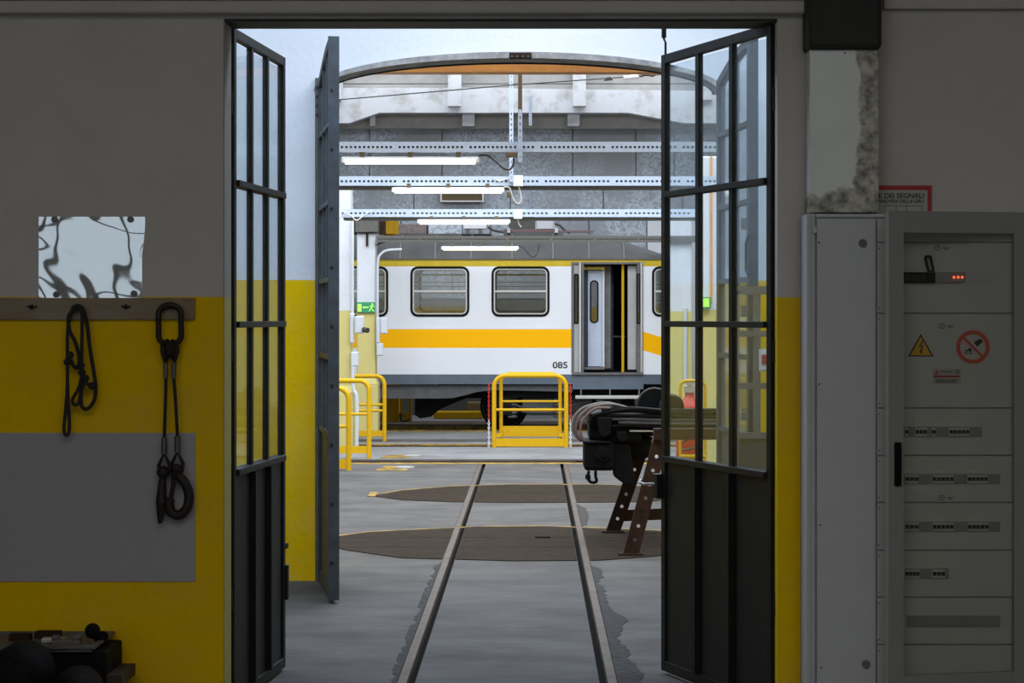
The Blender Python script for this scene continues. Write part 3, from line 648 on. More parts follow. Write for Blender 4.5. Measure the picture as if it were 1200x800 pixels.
# transparent plastic sleeve: wavy sheet
def sleeve():
    m = bpy.data.materials.new('clear_plastic_film'); m.use_nodes = True; N = m.node_tree.nodes; L = m.node_tree.links
    N.remove(N['Principled BSDF']); out = N['Material Output']
    t = N.new('ShaderNodeBsdfTransparent'); g = N.new('ShaderNodeBsdfGlossy'); g.inputs['Roughness'].default_value = .02
    mx = N.new('ShaderNodeMixShader'); mx.inputs[0].default_value = .44
    L.new(t.outputs[0], mx.inputs[1]); L.new(g.outputs[0], mx.inputs[2]); L.new(mx.outputs[0], out.inputs[0])
    return m
x0, x1, z0, z1 = X_(46, Yw), X_(170, Yw), Z_(349.5, Yw), Z_(254, Yw)
b = MB(); nx, nz = 40, 30; vs = []
for j in range(nz+1):
    for i in range(nx+1):
        u, v = i/nx, j/nz
        d = .004+.0004*math.sin(u*7+1.5*math.sin(v*3))+.0004*math.sin(v*6+u*3)+.00009*math.sin(u*19+v*6)+.00005*math.sin(v*23+u*9)
        vs.append((x0+(x1-x0)*(u - (0.02*math.sin(v*5)+.015 if i == nx else 0)), Yw-.006-d, z0+(z1-z0)*v))
b.add(vs, [(j*(nx+1)+i, j*(nx+1)+i+1, (j+1)*(nx+1)+i+1, (j+1)*(nx+1)+i) for j in range(nz) for i in range(nx)])
sl = b.build('plastic_sleeve', sleeve(), None, 'clear wavy plastic sheet pinned to the wall, reflecting bright windows', 'plastic sheet', smooth=True)
for (x, y) in ((64, 257), (153, 257), (66, 345), (157, 344)):
    p = W(x, y, Yw-.012); MB().cyl((p.x, p.y+.01, p.z), (p.x, p.y-.006, p.z), .014, 14).build('pin', M['ferrule'], sl)
# cord coil on the second hook
Y0 = Yw-.055
t = thing('cord', 'thin knotted black cord looped over the second hook', 'rope', W(93, 362, Y0))
def ropepath(L, y=Y0, k=6): return spline([W(a, c, y) for a, c in L], k)
MB().tube(ropepath([(90, 361), (83, 366), (80, 375), (82, 388), (88, 400), (92, 414), (93, 424), (90, 431), (85, 427), (83, 421)]), .0085, 8).build('left_loop', M['rope'], t, smooth=True)
MB().tube(ropepath([(84, 364), (80, 382), (79, 400), (79, 423), (79, 450), (77, 480), (75, 503), (77.5, 510), (81, 505), (81, 488), (80, 470), (79, 440), (80, 425)], Y0-.012), .0075, 8).build('long_strand', M['rope'], t, smooth=True)
MB().tube(ropepath([(84, 363), (90, 358), (97, 362), (102, 380), (105, 405), (109, 430), (112, 452), (111, 467), (105, 477), (99, 479), (95, 473), (95, 455), (96, 437)]), .0085, 8).build('right_loop', M['rope'], t, smooth=True)
MB().tube(ropepath([(92, 359), (96, 368), (96, 400), (96, 432), (99, 446), (108, 452), (110, 449)], Y0-.014), .0075, 8).build('middle_strand', M['rope'], t, smooth=True)
MB().tube(ropepath([(96, 440), (92, 455), (85, 468), (87, 474), (92, 472), (95, 460), (99, 448), (103, 444)], Y0-.01), .0075, 8).build('small_loop', M['rope'], t, smooth=True)
for (x, y) in ((79, 424), (82, 416), (96, 436), (100, 443), (108, 452), (95, 428)):
    p = W(x, y, Y0-.012); MB().sphere(p, .017, 10).build('knot', M['rope'], t, smooth=True)
# lifting sling
t = thing('lifting_sling', 'two-legged steel wire lifting sling with hooks, hanging from an oval ring', 'sling', W(199, 358, Y0))
ring_ = [W(199+13.5*math.cos(a)*(1 if abs(math.sin(a)) < 2 else 1), 380+0*a, Y0) for a in (0,)]
P = []
for i in range(24):
    a = 2*PI*i/24; cy = 369 if math.sin(a) > 0 else 392
    P.append(W(199+13.5*math.cos(a), cy-12*math.sin(a), Y0))
MB().tube(P, .0125, 10, closed=True).build('master_ring', M['ironrust'], t, smooth=True)
for s_ in (-1, 1):
    MB().tube([W(199+s_*2, 400, Y0-.02), W(199+s_*8, 404, Y0), W(199+s_*8, 412, Y0), W(199+s_*5, 424, Y0), W(199+s_*1.5, 415, Y0-.01), W(199+s_*2, 400, Y0-.02)], .013, 8).build('thimble_eye', M['ironrust'], t, smooth=True)
    MB().cyl(W(199+s_*5, 425, Y0), W(199+s_*4.5, 443, Y0), .011, 10).build('ferrule', M['ferrule'], t, smooth=True)
LEG = {-1: [(194.5, 440), (194, 470), (192.5, 513)], 1: [(203.5, 440), (206, 475), (208, 511)]}
for s_ in (-1, 1):
    x = LEG[s_][-1][0]; yb = LEG[s_][-1][1]
    MB().tube(ropepath(LEG[s_], Y0), .0075, 8).build('wire_rope', M['rope'], t, smooth=True)
    MB().cyl(W(x, yb, Y0), W(x, yb+19, Y0), .013, 10).build('ferrule', M['ferrule'], t, smooth=True)
    MB().tube([W(x, yb+18, Y0), W(x-6.5, yb+32, Y0), W(x-5, yb+41, Y0), W(x, yb+43, Y0), W(x+5, yb+41, Y0), W(x+6.5, yb+32, Y0)], .009, 8, closed=True).build('thimble', M['ironrust'], t, smooth=True)
hk = MB().tube(spline([W(206, 548, Y0-.01), W(209, 557, Y0), W(217, 566, Y0), W(221.5, 580, Y0), W(219, 595, Y0), W(210, 603, Y0), W(201, 600, Y0), W(198, 591, Y0), W(199, 584, Y0)], 5), .0215, 10)
hk.build('hook', M['ironrust'], t, 'wide forged hook seen from the side', smooth=True)
MB().tube([W(203, 554, Y0), W(203, 568, Y0), W(200, 586, Y0)], .010, 8).build('latch', M['ironrust'], t)
MB().cyl(W(191, 552, Y0), W(189, 588, Y0), .013, 12, .024).cyl(W(189, 588, Y0), W(187.5, 613, Y0), .024, 12, .009).build('hook', M['ironrust'], t, 'forged hook seen edge-on', smooth=True)
MB().sphere(W(191, 553, Y0-.01), .028, 10).sphere(W(207, 549, Y0-.01), .022, 10).build('eye_link', M['ironrust'], t, smooth=True)

# workbench tray at bottom left
Yb = 8.55
t = thing('tool_bench', 'dark metal bench with a shallow grey tray at the bottom left', 'bench', (X_(50, Yb), Yb+.2, 0))
zt2 = Z_(740, 8.95)
xr = X_(134, 8.95)
MB().plate(rect(-3.0, xr, 8.56, 8.97), [rect(-2.98, xr-.02, 8.58, 8.95)], Z_(758, 8.6), zt2, 'xy').build('tray_rim', M['grey_old'], t)
MB().box(-2.98, xr-.02, 8.58, 8.95, Z_(760, 8.6)-.01, Z_(758, 8.6)).build('tray_bottom', M['grey_old'], t)
MB().box(-2.9, X_(125, 8.6), 8.6, 8.93, .1, Z_(760, 8.6)-.012).build('cabinet_body', M['grease'], t, bevel=.01)
for xx in (-2.8, X_(122, 8.6)-.06):
    for yy in (8.62, 8.86): MB().box(xx, xx+.05, yy, yy+.05, 0, .1).build('foot', M['grease'], t)
MB().box(X_(125, 8.6), X_(148, 8.7), 8.6, 8.9, Z_(796, 8.6)-.03, Z_(791, 8.6)).build('side_shelf', M['rail_dark'], t)
zb = Z_(758, 8.6)
for i, (a, c, yy, h_, m) in enumerate(((48, 74, 8.7, .02, 'alu'), (60, 93, 8.63, .025, 'grey_old'), (10, 35, 8.75, .03, 'rust'), (40, 70, 8.82, .03, 'rust'))):
    labs = ['flat bare metal strip lying in the grey tray', 'grey steel clamp block at the front of the tray', 'brown block at the left of the tray', 'brown block behind the bare metal strip']
    b = MB().box(X_(a, yy), X_(c, yy), yy, yy+.05, zb+.001, zb+h_)
    if i == 1: b.box(X_(a, yy), X_(a+8, yy), yy, yy+.05, zb+h_, zb+h_+.015).box(X_(c-9, yy), X_(c, yy), yy, yy+.05, zb+h_, zb+h_+.015)
    b.build('tool_block', M[m], None, labs[i], 'tool', bevel=.004)
t = thing('clamp_lever', 'black ball-handled lever leaning out of the tray corner', 'lever', (X_(118, 8.75), 8.75, zb))
MB().cyl((X_(118, 8.75), 8.75, zb+.001), W(115, 745, 8.72), .022, 12).sphere(W(121, 745, 8.75), .022).build('base', M['black'], t, smooth=True)
MB().cyl(W(115, 747, 8.73), W(108, 738, 8.7), .012, 10).build('stem', M['black'], t, smooth=True)
MB().sphere(W(108.5, 739, 8.7), .033, 16).build('knob', M['black'], t, smooth=True)
for (x, y, r, lab) in ((22, 790, .12, 'bigger round black motor housing in front of the bench'), (86, 814, .10, 'smaller round black motor housing by the right foot of the bench')):
    Ym = 8.3; p = W(x, y, Ym)
    t = thing('motor_housing', lab, 'motor', (p.x, Ym, 0))
    MB().lathe((p.x, Ym-.1, p.z), [(r*.5, -.02), (r*.8, 0), (r, .03), (r, .22), (r*.85, .25)], 28, 'y').build('casing', M['grease'], t, smooth=True)
    MB().box(p.x-r*.7, p.x+r*.7, Ym-.08, Ym+.12, 0, p.z-r*.7).build('pedestal', M['grease'], t)
    for k in range(6):
        a = 2*PI*k/6+.3; MB().cyl((p.x+r*.65*math.cos(a), Ym-.125, p.z+r*.65*math.sin(a)), (p.x+r*.65*math.cos(a), Ym-.09, p.z+r*.65*math.sin(a)), 0.01, 8).build('bolt', M['grease'], t)

# ================================================================= RIGHT WALL: duct, sign, cabinet
Yd = 8.84
b = MB().box(X_(949, Yd), X_(1030, Yd), Yd, 9.0, Z_(249, Yd), Z_(58, Yd))
t = thing('duct', 'pale galvanised duct box with a brown damp stain, above the narrow cabinet', 'duct', (X_(990, Yd), 8.92, Z_(249, Yd)))
b.build('box', M['duct'], t, bevel=.003)
for x in (990,): MB().cyl(W(x, 62, Yd), W(x, 62, Yd-.006), .004, 8).build('screw', M['ink'], t)
hd = MB().box(X_(947, 8.8), X_(1034, 8.8), 8.80, 9.0, Z_(57, 8.8), 3.35).build('duct_hood', M['hood'], None, 'dark sheet metal hood over the top of the pale duct', 'hood', bevel=.02)
sg = thing('wall_sign', 'red-bordered sign with black capitals, half hidden behind the duct', 'sign', W(1060, 246, 8.99))
MB().box(X_(985, Yw), X_(1091, Yw), 8.985, 8.992, Z_(262, Yw), Z_(217.5, Yw)).build('border', M['sign_red'], sg)
MB().box(X_(989, Yw), X_(1086, Yw), 8.982, 8.985, Z_(258, Yw), Z_(223, Yw)).build('face', M['sign_w'], sg)
text('E DEI SEGNALI', .030, 'lettering', M['ink'], (X_(1082, Yw), 8.981, Z_(229.8, Yw)), sg, align='RIGHT', sx=1.02)
text('MANOVRA DELLE GRU', .0215, 'lettering', M['ink'], (X_(1082, Yw), 8.981, Z_(236.2, Yw)), sg, align='RIGHT', sx=.98)
MB().plate(rect(X_(1036, Yw), X_(1080, Yw), Z_(250, Yw), Z_(241, Yw)), [rect(X_(1036.6, Yw), X_(1049, Yw), Z_(249.5, Yw), Z_(241.6, Yw)), rect(X_(1049.6, Yw), X_(1061, Yw), Z_(249.5, Yw), Z_(241.6, Yw)), rect(X_(1061.6, Yw), X_(1079.4, Yw), Z_(249.5, Yw), Z_(241.6, Yw))], 8.981, 8.982).build('table_lines', M['ink'], sg)

Yc = 8.78
zc = Z_(250.5, Yc)
cab = thing('switch_cabinet', 'grey electrical cabinet with a glazed door standing slightly ajar', 'cabinet', (X_(1080, Yc), 8.89, 0))
MB().box(X_(945.5, Yc), 2.2, Yc+.02, 9.0, 0.06, zc).build('carcass', M['cab'], cab, bevel=.004)
MB().box(X_(945.5, Yc), 2.2, Yc+.0, 9.0, 0.0, 0.058).build('plinth', M['grease'], cab)
MB().box(X_(945.5, Yc), X_(955, Yc), Yc+.0, Yc+.02, .06, zc).box(X_(949, Yc), X_(951, Yc), Yc-.006, Yc, .06, zc-.01).build('corner_profile', M['cab'], cab, bevel=.003)
MB().box(X_(957, Yc), X_(1026, Yc), Yc-.004, Yc+.018, .08, Z_(256, Yc)).build('side_panel', M['cab'], cab, bevel=.002)
MB().box(X_(956, Yc), 2.2, Yc+.002, Yc+.02, Z_(254.5, Yc), zc).build('top_rail', M['cab'], cab, bevel=.002)
for (x, y) in ((1011, 285), (1015, 778)): MB().cyl(W(x, y, Yc-.004), W(x, y, Yc-.010), .018, 20).build('round_lock', M['grey_old'], cab, 'dark round lock plug')
for (x, y) in ((954.5, 269.5),): MB().box(X_(952.5, Yc), X_(956.5, Yc), Yc-.016, Yc-.004, Z_(273, Yc), Z_(266, Yc)).build('hinge_cap', M['labelw'], cab, 'small white hinge cap')
for (x, y) in ((959.5, 284), (960, 450), (961, 615), (962.5, 782)): MB().cyl(W(x, y, Yc-.004), W(x, y, Yc-.007), .004, 8).build('screw', M['ink'], cab)
# inner panels (seen beside the door and through its glass)
seams = [256, 284, 367, 478, 533.5, 588.5, 644.5, 699.5, 755, 812]
Xi0 = X_(1028, Yc)
pans = []
for a, c in zip(seams, seams[1:]):
    p = MB().box(Xi0, 2.17, Yc-.0, Yc+.018, Z_(c, Yc)+.0025, Z_(a, Yc)-.0025).build('inner_panel', M['cab_in'], cab, bevel=.0012)
    pans.append(p)
    if a > 260:
        for yy in (a+7, c-6): MB().cyl(W(1030, yy, Yc), W(1030, yy, Yc-.003), .003, 8).build('screw', M['ink'], p)
def PX(x, Y=Yc): return X_(x, Y)
def ibox(x0, x1, y0, y1, nm, m, par, d0=.0, d1=.006, label=None):
    return MB().box(PX(x0), PX(x1), Yc-d1, Yc-d0, Z_(y1, Yc), Z_(y0, Yc)).build(nm, m, par, label)
# stickers and symbols
ibox(1057, 1065, 285.5, 294, 'label_plate', M['labelw'], pans[1], 0, .001)
def ringmark(x, y, r, par, m=M['ink'], w_=.0024, d=.001):
    c = W(x, y, Yc); n = 24
    o = [(c.x+r*math.cos(2*PI*i/n), c.z+r*math.sin(2*PI*i/n)) for i in range(n)]
    h_ = [(c.x+(r-w_)*math.cos(2*PI*i/n), c.z+(r-w_)*math.sin(2*PI*i/n)) for i in range(n)]
    return MB().plate(o, [h_], Yc-d-.001, Yc-d).build('ring_mark', m, par)
for (x, y, k) in ((1098.5, 290.5, 1), (1103.5, 382, 2), (1103.5, 583, 5)):
    ringmark(x, y, .012, pans[k])
    c = W(x, y, Yc); MB().bar((c.x-.005, Yc-.0015, c.z-.005), (c.x+.005, Yc-.0015, c.z+.005), .0015, .002, up=(0, 1, 0)).bar((c.x+.001, Yc-.0015, c.z+.005), (c.x+.005, Yc-.0015, c.z-.001), .0012, .002, up=(0, 1, 0)).build('mark', M['ink'], pans[k])
    MB().box(PX(x+6), PX(x+14), Yc-.001, Yc, Z_(y+.4, Yc), Z_(y-.5, Yc)).box(PX(x+8), PX(x+12), Yc-.001, Yc, Z_(y+2, Yc), Z_(y+1.3, Yc)).build('small_print', M['ink'], pans[k])
# warning triangle
def tri(cx, y0, y1, hw, d, shrink=0):
    return [(PX(cx-hw), Z_(y1, Yc)), (PX(cx+hw), Z_(y1, Yc)), (PX(cx), Z_(y0, Yc))]
p2 = pans[2]
MB().prism(tri(1079, 391, 417.5, 15, 0), Yc-.0015, Yc, 'xz').build('triangle_edge', M['ink'], p2)
MB().prism(tri(1079, 394.2, 416.2, 12.4, 0), Yc-.0025, Yc-.0015, 'xz').build('warning_triangle', M['sign_yel'], p2, 'yellow high voltage triangle')
zg = [(1080.5, 399), (1076.3, 406.6), (1080.0, 406), (1078.2, 411), (1077.3, 410.6), (1078.6, 414.8), (1081.2, 411.6), (1080, 411.3), (1082, 404.2), (1078.8, 404.8), (1081.9, 399.4)]
MB().prism([(PX(a), Z_(c, Yc)) for a, c in zg][::-1], Yc-.0035, Yc-.0025, 'xz').build('lightning_bolt', M['ink'], p2)
# prohibition disc
c = W(1140, 406.5, Yc); R = .0705
def circ(r, n=40): return [(c.x+r*math.cos(2*PI*i/n), c.z+r*math.sin(2*PI*i/n)) for i in range(n)]
MB().prism(circ(R-.004), Yc-.001, Yc, 'xz').build('disc_field', M['cab_in'], p2)
MB().plate(circ(R), [circ(R-.0165)], Yc-.003, Yc-.001).build('prohibition_ring', M['sign_org'], p2, 'red-orange prohibition ring')
dg = (R-.012)*.707
MB().bar((c.x-dg, Yc-.0035, c.z+dg), (c.x+dg, Yc-.0035, c.z-dg), .0115, .002, up=(0, 1, 0)).build('prohibition_bar', M['sign_org'], p2)
MB().prism([(PX(1141), Z_(401, Yc)), (PX(1149), Z_(396.5, Yc)), (PX(1151.5), Z_(400.5, Yc)), (PX(1145), Z_(406, Yc))][::-1], Yc-.0025, Yc-.001, 'xz').build('bucket_mark', M['ink'], p2)
MB().plate([(PX(a), Z_(d, Yc)) for a, d in ((1130, 414.5), (1138, 414.5), (1138.5, 409), (1135.5, 407), (1135, 409.5), (1131.5, 410))], [[(PX(a), Z_(d, Yc)) for a, d in ((1131.5, 413.5), (1137, 413.5), (1137, 411.5), (1132, 411.5))]], Yc-.0025, Yc-.001).build('flame_mark', M['ink'], p2)
# small caution label
lb = ibox(1093, 1126, 432, 450, 'caution_label', M['sign_w'], p2, 0, .001, 'small white caution label with a red line')
MB().box(PX(1094), PX(1125), Yc-.002, Yc-.001, Z_(442, Yc), Z_(439.8, Yc)).build('red_line', M['sign_red'], lb)
MB().prism([(PX(1094.5), Z_(438.5, Yc)), (PX(1100.5), Z_(438.5, Yc)), (PX(1097.5), Z_(433, Yc))], Yc-.002, Yc-.001, 'xz').build('small_triangle', M['sign_org'], lb)
text('ATTENZIONE', .0085, 'lettering', M['ink'], (PX(1109), Yc-.002, Z_(435.5, Yc)), lb)
ringmark(1122, 435.5, .0085, lb)
MB().box(PX(1096), PX(1122), Yc-.002, Yc-.001, Z_(445.6, Yc), Z_(444.6, Yc)).box(PX(1096), PX(1120), Yc-.002, Yc-.001, Z_(448, Yc), Z_(447, Yc)).build('small_print', M['ink'], lb)
# main isolator strip
is_ = ibox(1058, 1095, 319, 331.5, 'isolator', M['black'], pans[1], 0, .02, 'black main switch block')
MB().plate([W_(1) if 0 else (PX(a), Z_(d, Yc)) for a, d in ((1086, 319), (1093.5, 318.5), (1090, 300), (1087.5, 299), (1083, 299.5), (1081.5, 302))], [[(PX(a), Z_(d, Yc)) for a, d in ((1087.3, 317), (1091.5, 316.8), (1088, 302), (1084, 302))]], Yc-.036, Yc-.02).build('handle', M['black'], is_)
for k in range(4): MB().box(PX(1061+k*6), PX(1064.5+k*6), Yc-.024, Yc-.02, Z_(329, Yc), Z_(322, Yc)).build('toggle', M['ink'], is_)
md = ibox(1095, 1131, 319, 331, 'meter_module', M['cab_d'], pans[1], 0, .012)
for x in (1118, 1123, 1127.7): MB().cyl(W(x, 324.8, Yc-.012), W(x, 324.8, Yc-.016), .0046, 10).build('led', M['led'], md, 'glowing red indicator')
ibox(1138, 1171, 319, 331, 'blank_module', M['cab'], pans[1], 0, .006)
# breakers: window cut-out strip, name plates and toggles
BR = [(3, 494.5, [(1059, 1070), (1071.5, 1090), (1092, 1110), (1112, 1131)], [(1060, 4, .9), (1072, 14, 1), (1091, 5, .5), (1111.5, 24, 1)], (1059, 1151)),
      (4, 549.7, [(1059, 1070), (1092, 1110), (1131, 1151)], [(1060, 16, 1), (1092, 25, 1), (1133, 24, .8)], (1059, 1172)),
      (5, 605.5, [(1060, 1071), (1092, 1111), (1132, 1151)], [(1060, 16, 1), (1092, 25, 1), (1133, 25, 1)], (1060, 1172)),
      (6, 660.5, [(1060, 1071), (1092, 1111)], [(1060, 17, 1), (1092, 15, 1)], (1060, 1112))]
for (k, y, plates, togs, (sa, sb)) in BR:
    ibox(sa, sb, y+5.5, y+17.5, 'breaker_strip', M['cab_d'], pans[k], 0, .0015)
    for (a, d) in plates: ibox(a, d, y, y+4.6, 'name_plate', M['labelw'], pans[k], 0, .004)
    for (a, wd, f_) in togs:
        n = max(2, int(wd/4.2)); bk = ibox(a, a+wd, y+6.5, y+16.5, 'breaker', M['cab'], pans[k], .0015, .010)
        bb_ = MB()
        for j in range(n): bb_.box(PX(a+wd*(j+.12)/n), PX(a+wd*(j+.88)/n), Yc-.018, Yc-.010, Z_(y+13, Yc), Z_(y+9, Yc))
        bb_.build('toggle_row', M['ink'], bk)
ibox(1062, 1172, 721, 735, 'blank_strip', M['cab_d'], pans[7], 0, .0015)
# glazed door, ajar: hinged at its right edge outside the frame
hxr, hyr, fxr, fyr = X_(1212, 8.77), 8.765, X_(1040, 8.62), 8.62
T, Lw = leaf_T(hxr, hyr, fxr, fyr)     # u=0 at the hinge, u=Lw at the free left edge
zd1, zd0 = zc+.005, .07
u_l = Lw-(1058-1040)/(1212-1040)*Lw; u_r = Lw-(1187-1040)/(1212-1040)*Lw
zg1, zg0 = Z_(273, 8.66), Z_(790, 8.66)
dth = .018
door = MB(T)
for (a, c_, e, f_) in ((0, u_r, zd0, zd1), (u_l, Lw, zd0, zd1), (u_r, u_l, zg1, zd1), (u_r, u_l, zd0, zg0)): door.box(a, c_, -dth/2, dth/2, e, f_)
dr_ = door.build('glazed_door', M['cab_d'], cab, 'slightly open door frame', bevel=.002)
MB(T).box(u_r, u_l, -.002, .002, zg0, zg1).build('pane', M['cab_glass'], dr_)
MB(T).box(Lw, Lw+.006, -.012, .012, zd0, zd1).build('edge_highlight', M['alu'], dr_, 'pale strip for the highlight on the door edge')  # lighter strip puts the highlight on the door's free edge into colour
MB(T).box(Lw-.052, Lw-.025, dth/2, dth/2+.02, Z_(569, 8.62), Z_(518, 8.62)).build('handle', M['black'], dr_, 'black recessed handle', bevel=.004)

# ================================================================= FAR HALL: STRUTS AND LAMPS
def strut(Y, py, hpx, x0, x1, m, label, slots=True, pitch=5.2, depth=.05):
    z = Z_(py, Y); h_ = hpx*Y/F/2; X0, X1 = X_(x0, Y), X_(x1, Y)
    t = thing('strut_channel', label, 'strut', ((X0+X1)/2, Y, z-h_))
    holes = []
    if slots:
        p = pitch*Y/F; n = int((X1-X0)/p)
        for i in range(1, n):
            a = X0+p*i; 
            if i % 16 in (0,): continue
            holes.append(rect(a-p*.26, a+p*.26, z-h_*.28, z+h_*.16))
    MB().plate(rect(X0, X1, z-h_*.8, z+h_*.8), holes, Y-.002, Y+.002).build('web', m, t)
    MB().box(X0, X1, Y-.002, Y+depth, z+h_*.8, z+h_).box(X0, X1, Y-.002, Y+depth, z-h_, z-h_*.8).build('flange', m, t)
    MB().box(X0, X1, Y+.02, Y+.024, z-h_*.8, z+h_*.8).build('back_plate', M['galv_d'], t)
    return t
s1 = strut(17.4, 172, 12, 380, 860, M['galv'], 'slotted strut channel above the first, longest lamp')
s2 = strut(21.6, 212, 11, 385, 860, M['galv'], 'slotted strut channel carrying the second lamp')
MB().box(X_(385, 21.6), X_(850, 21.6), 21.65, 21.9, Z_(218.5, 21.6)-.02, Z_(217.5, 21.6)).build('lower_tray', M['galv_d'], s2, 'dull grey tray')
s3 = strut(25.9, 249.5, 9, 396, 850, M['galv'], 'slotted strut channel carrying the third lamp, starting at the nearer column')
MB().box(X_(402, 25.9), X_(850, 25.9), 25.95, 26.2, Z_(255.5, 25.9)-.02, Z_(254.5, 25.9)).build('lower_tray', M['galv_d'], s3, 'dull grey tray')
s4 = strut(30.3, 280, 7.5, 441, 850, M['galv_d'], 'dark strut channel in front of the carriage roof', pitch=3.2)
# vertical perforated hangers
def hanger(x, w_, y0, y1, Y, m, label):
    Xc = X_(x, Y); hw = w_*Y/F/2; za, zb_ = Z_(y1, Y), Z_(y0, Y)
    t = thing('perforated_hanger', label, 'hanger', (Xc, Y, za))
    n = int((zb_-za)/(.055)); wb_ = MB().box(Xc-hw, Xc-hw*.3, Y-.002, Y+.002, za, zb_).box(Xc+hw*.3, Xc+hw, Y-.002, Y+.002, za, zb_)
    for i in range(n): wb_.box(Xc-hw*.3, Xc+hw*.3, Y-.002, Y+.002, za+i*.055, za+i*.055+.03)
    wb_.build('web', m, t)
    MB().box(Xc-hw, Xc-hw+.004, Y, Y+.03, za, zb_).box(Xc+hw-.004, Xc+hw, Y, Y+.03, za, zb_).build('flange', m, t)
    return t
hanger(599.2, 4.6, -177, 213, 21.55, M['galv'], 'pale perforated hanger, left of the pair above the lamps')
hg = hanger(609.5, 5, -309, 190, 17.35, M['galv'], 'pale perforated hanger with a brown upper end, right of the pair')
MB().box(X_(607.2, 17.34), X_(611.8, 17.34), 17.335, 17.346, Z_(128, 17.34), Z_(-300, 17.34)).build('brown_sleeve', M['bracket'], hg, 'brown upper length')
hanger(621.5, 3.4, 112, 147, 36.08, M['galv'], 'short pale hanger in front of the whitewashed beam')
hanger(621.5, 3, 212, 256, 36.95, M['galv'], 'short pale hanger between the second and third struts')
# lamps
def lamp(Y, x0, x1, py, m, label):
    X0, X1 = X_(x0, Y), X_(x1, Y); z = Z_(py, Y); r = .036
    t = thing('tube_lamp', label, 'lamp', ((X0+X1)/2, Y+.04, z-r), 'fluorescent batten lamps')
    yc = Y+.04
    def sec(e0, e1, a0, a1, rr=r):
        n = 10; prof = [(yc+rr*math.cos(a0+(a1-a0)*i/n)*1.25, z+rr*math.sin(a0+(a1-a0)*i/n)) for i in range(n+1)]
        return MB().prism(prof, e0, e1, 'yz')
    sec(X0+.03, X1-.03, PI*1.02, PI*1.98).build('diffuser', m, t, smooth=False)
    sec(X0+.015, X1-.015, PI*.0, PI*.98, r*.75).build('housing', m if 0 else M['housing'], t)
    for a, c_ in ((X0, X0+.03), (X1-.03, X1)): MB().box(a, c_, yc-r*1.1, yc+r*1.1, z-r*.75, z+r*.6).build('end_cap', M['pvc'], t, bevel=.008)
    for q in (.15, .5, .85):
        xx = X0+(X1-X0)*q; MB().box(xx-.02, xx+.02, yc-.02, yc+.02, z+r*.7, z+r+.03).build('clip', M['bracket'], t)
    return t
lamp(17.4, 400, 561, 187, M['tube'], 'lit tube lamp, the nearest and longest of the four, top left')
lamp(21.5, 459, 591, 222.3, M['tube'], 'lit tube lamp under the second strut, above the small brown plate')
lamp(25.82, 489, 598, 259.3, M['tube'], 'lit tube lamp under the third strut, shorter in view')
lamp(30.25, 517, 608, 290.3, M['tube2'], 'yellowish lit tube lamp lowest down, against the carriage roof')
# junction boxes, cables
def jbox(x0, x1, y0, y1, Y, m, label, d=.05, nm='junction_box'):
    return MB().box(X_(x0, Y), X_(x1, Y), Y-d, Y, Z_(y1, Y), Z_(y0, Y)).build(nm, m, None, label, 'junction box', bevel=.006)
jbox(593, 606, 178.5, 184.5, 17.4, M['bracket'], 'brown cable junction box under the first strut')
jbox(601.5, 613, 206, 218.5, 21.6, M['pvc'], 'white junction box on the second strut')
jbox(602, 612, 246, 256.5, 25.9, M['pvc'], 'white junction box on the third strut')
jbox(594, 598, 243-18, 231.5, 21.62, M['bracket'], 'brown clamp at the right end of the second lamp')
jbox(393, 400.5, 245, 255, 25.9, M['pvc'], 'white box at the left end of the third strut', .1)
def cable(L, Y, r, m, label, dy=0):
    P = spline([W(a, c, Y) for a, c in L], 6); return MB().tube(P, r, 6).build('cable', m, None, label, 'cable', smooth=True)
cable([(561, 182), (572, 182.5), (582, 190), (590, 197), (597, 198.5), (601, 194), (602, 185)], 17.42, .008, M['cable_d'], 'dark sagging cable from the first lamp to its junction box')
cable([(590, 219), (597, 220), (601, 232), (607, 238.5), (611, 233), (608, 219)], 21.6, .008, M['cable_w'], 'pale looped cable beneath the white box on the second strut')
cable([(607, 256), (608, 262), (611, 266)], 25.95, .008, M['cable_w'], 'short pale cable below the white box on the third strut')
cable([(608, 288), (614, 291), (620, 298), (625, 301), (630, 296), (632, 286)], 30.3, .008, M['cable_d'], 'dark cable loop right of the lowest lamp')
MB().tube([W(-460, 184, 20.0), W(395, 117, 20.0), W(600, 99.6, 20.0), W(770, 87.5, 20.0), W(1700, 20, 20.0)], .006, 6).build('cable', M['cable_d'], None, 'thin dark tension wire slanting under the arch', 'cable')
tb = thing('turnbuckle', 'pale turnbuckle with a hook at the right end of the tension wire', 'turnbuckle', W(735, 90.5, 19.96))
MB().cyl(W(731, 91, 19.96), W(748, 89.5, 19.96), .02, 8).build('body', M['pvc'], tb)
MB().tube([W(718, 92.5, 19.96), W(708, 93.5, 19.96), W(712, 91.5, 19.96), W(716, 91, 19.96)], .012, 6).tube([W(750, 89.5, 19.96), W(757, 87, 19.96), W(765, 89, 19.96), W(768, 87, 19.96)], .012, 6).build('hook', M['cable_d'], tb)
cable([(603, 213), (595, 209), (585, 212), (578, 208)], 21.58, .006, M['cable_w'], 'pale cable lying along the second strut left of its white box')
cable([(404, 249), (412, 253), (418, 258), (428, 251), (436, 247)], 25.85, .008, M['cable_w'], 'pale cable curling at the left end of the third strut')
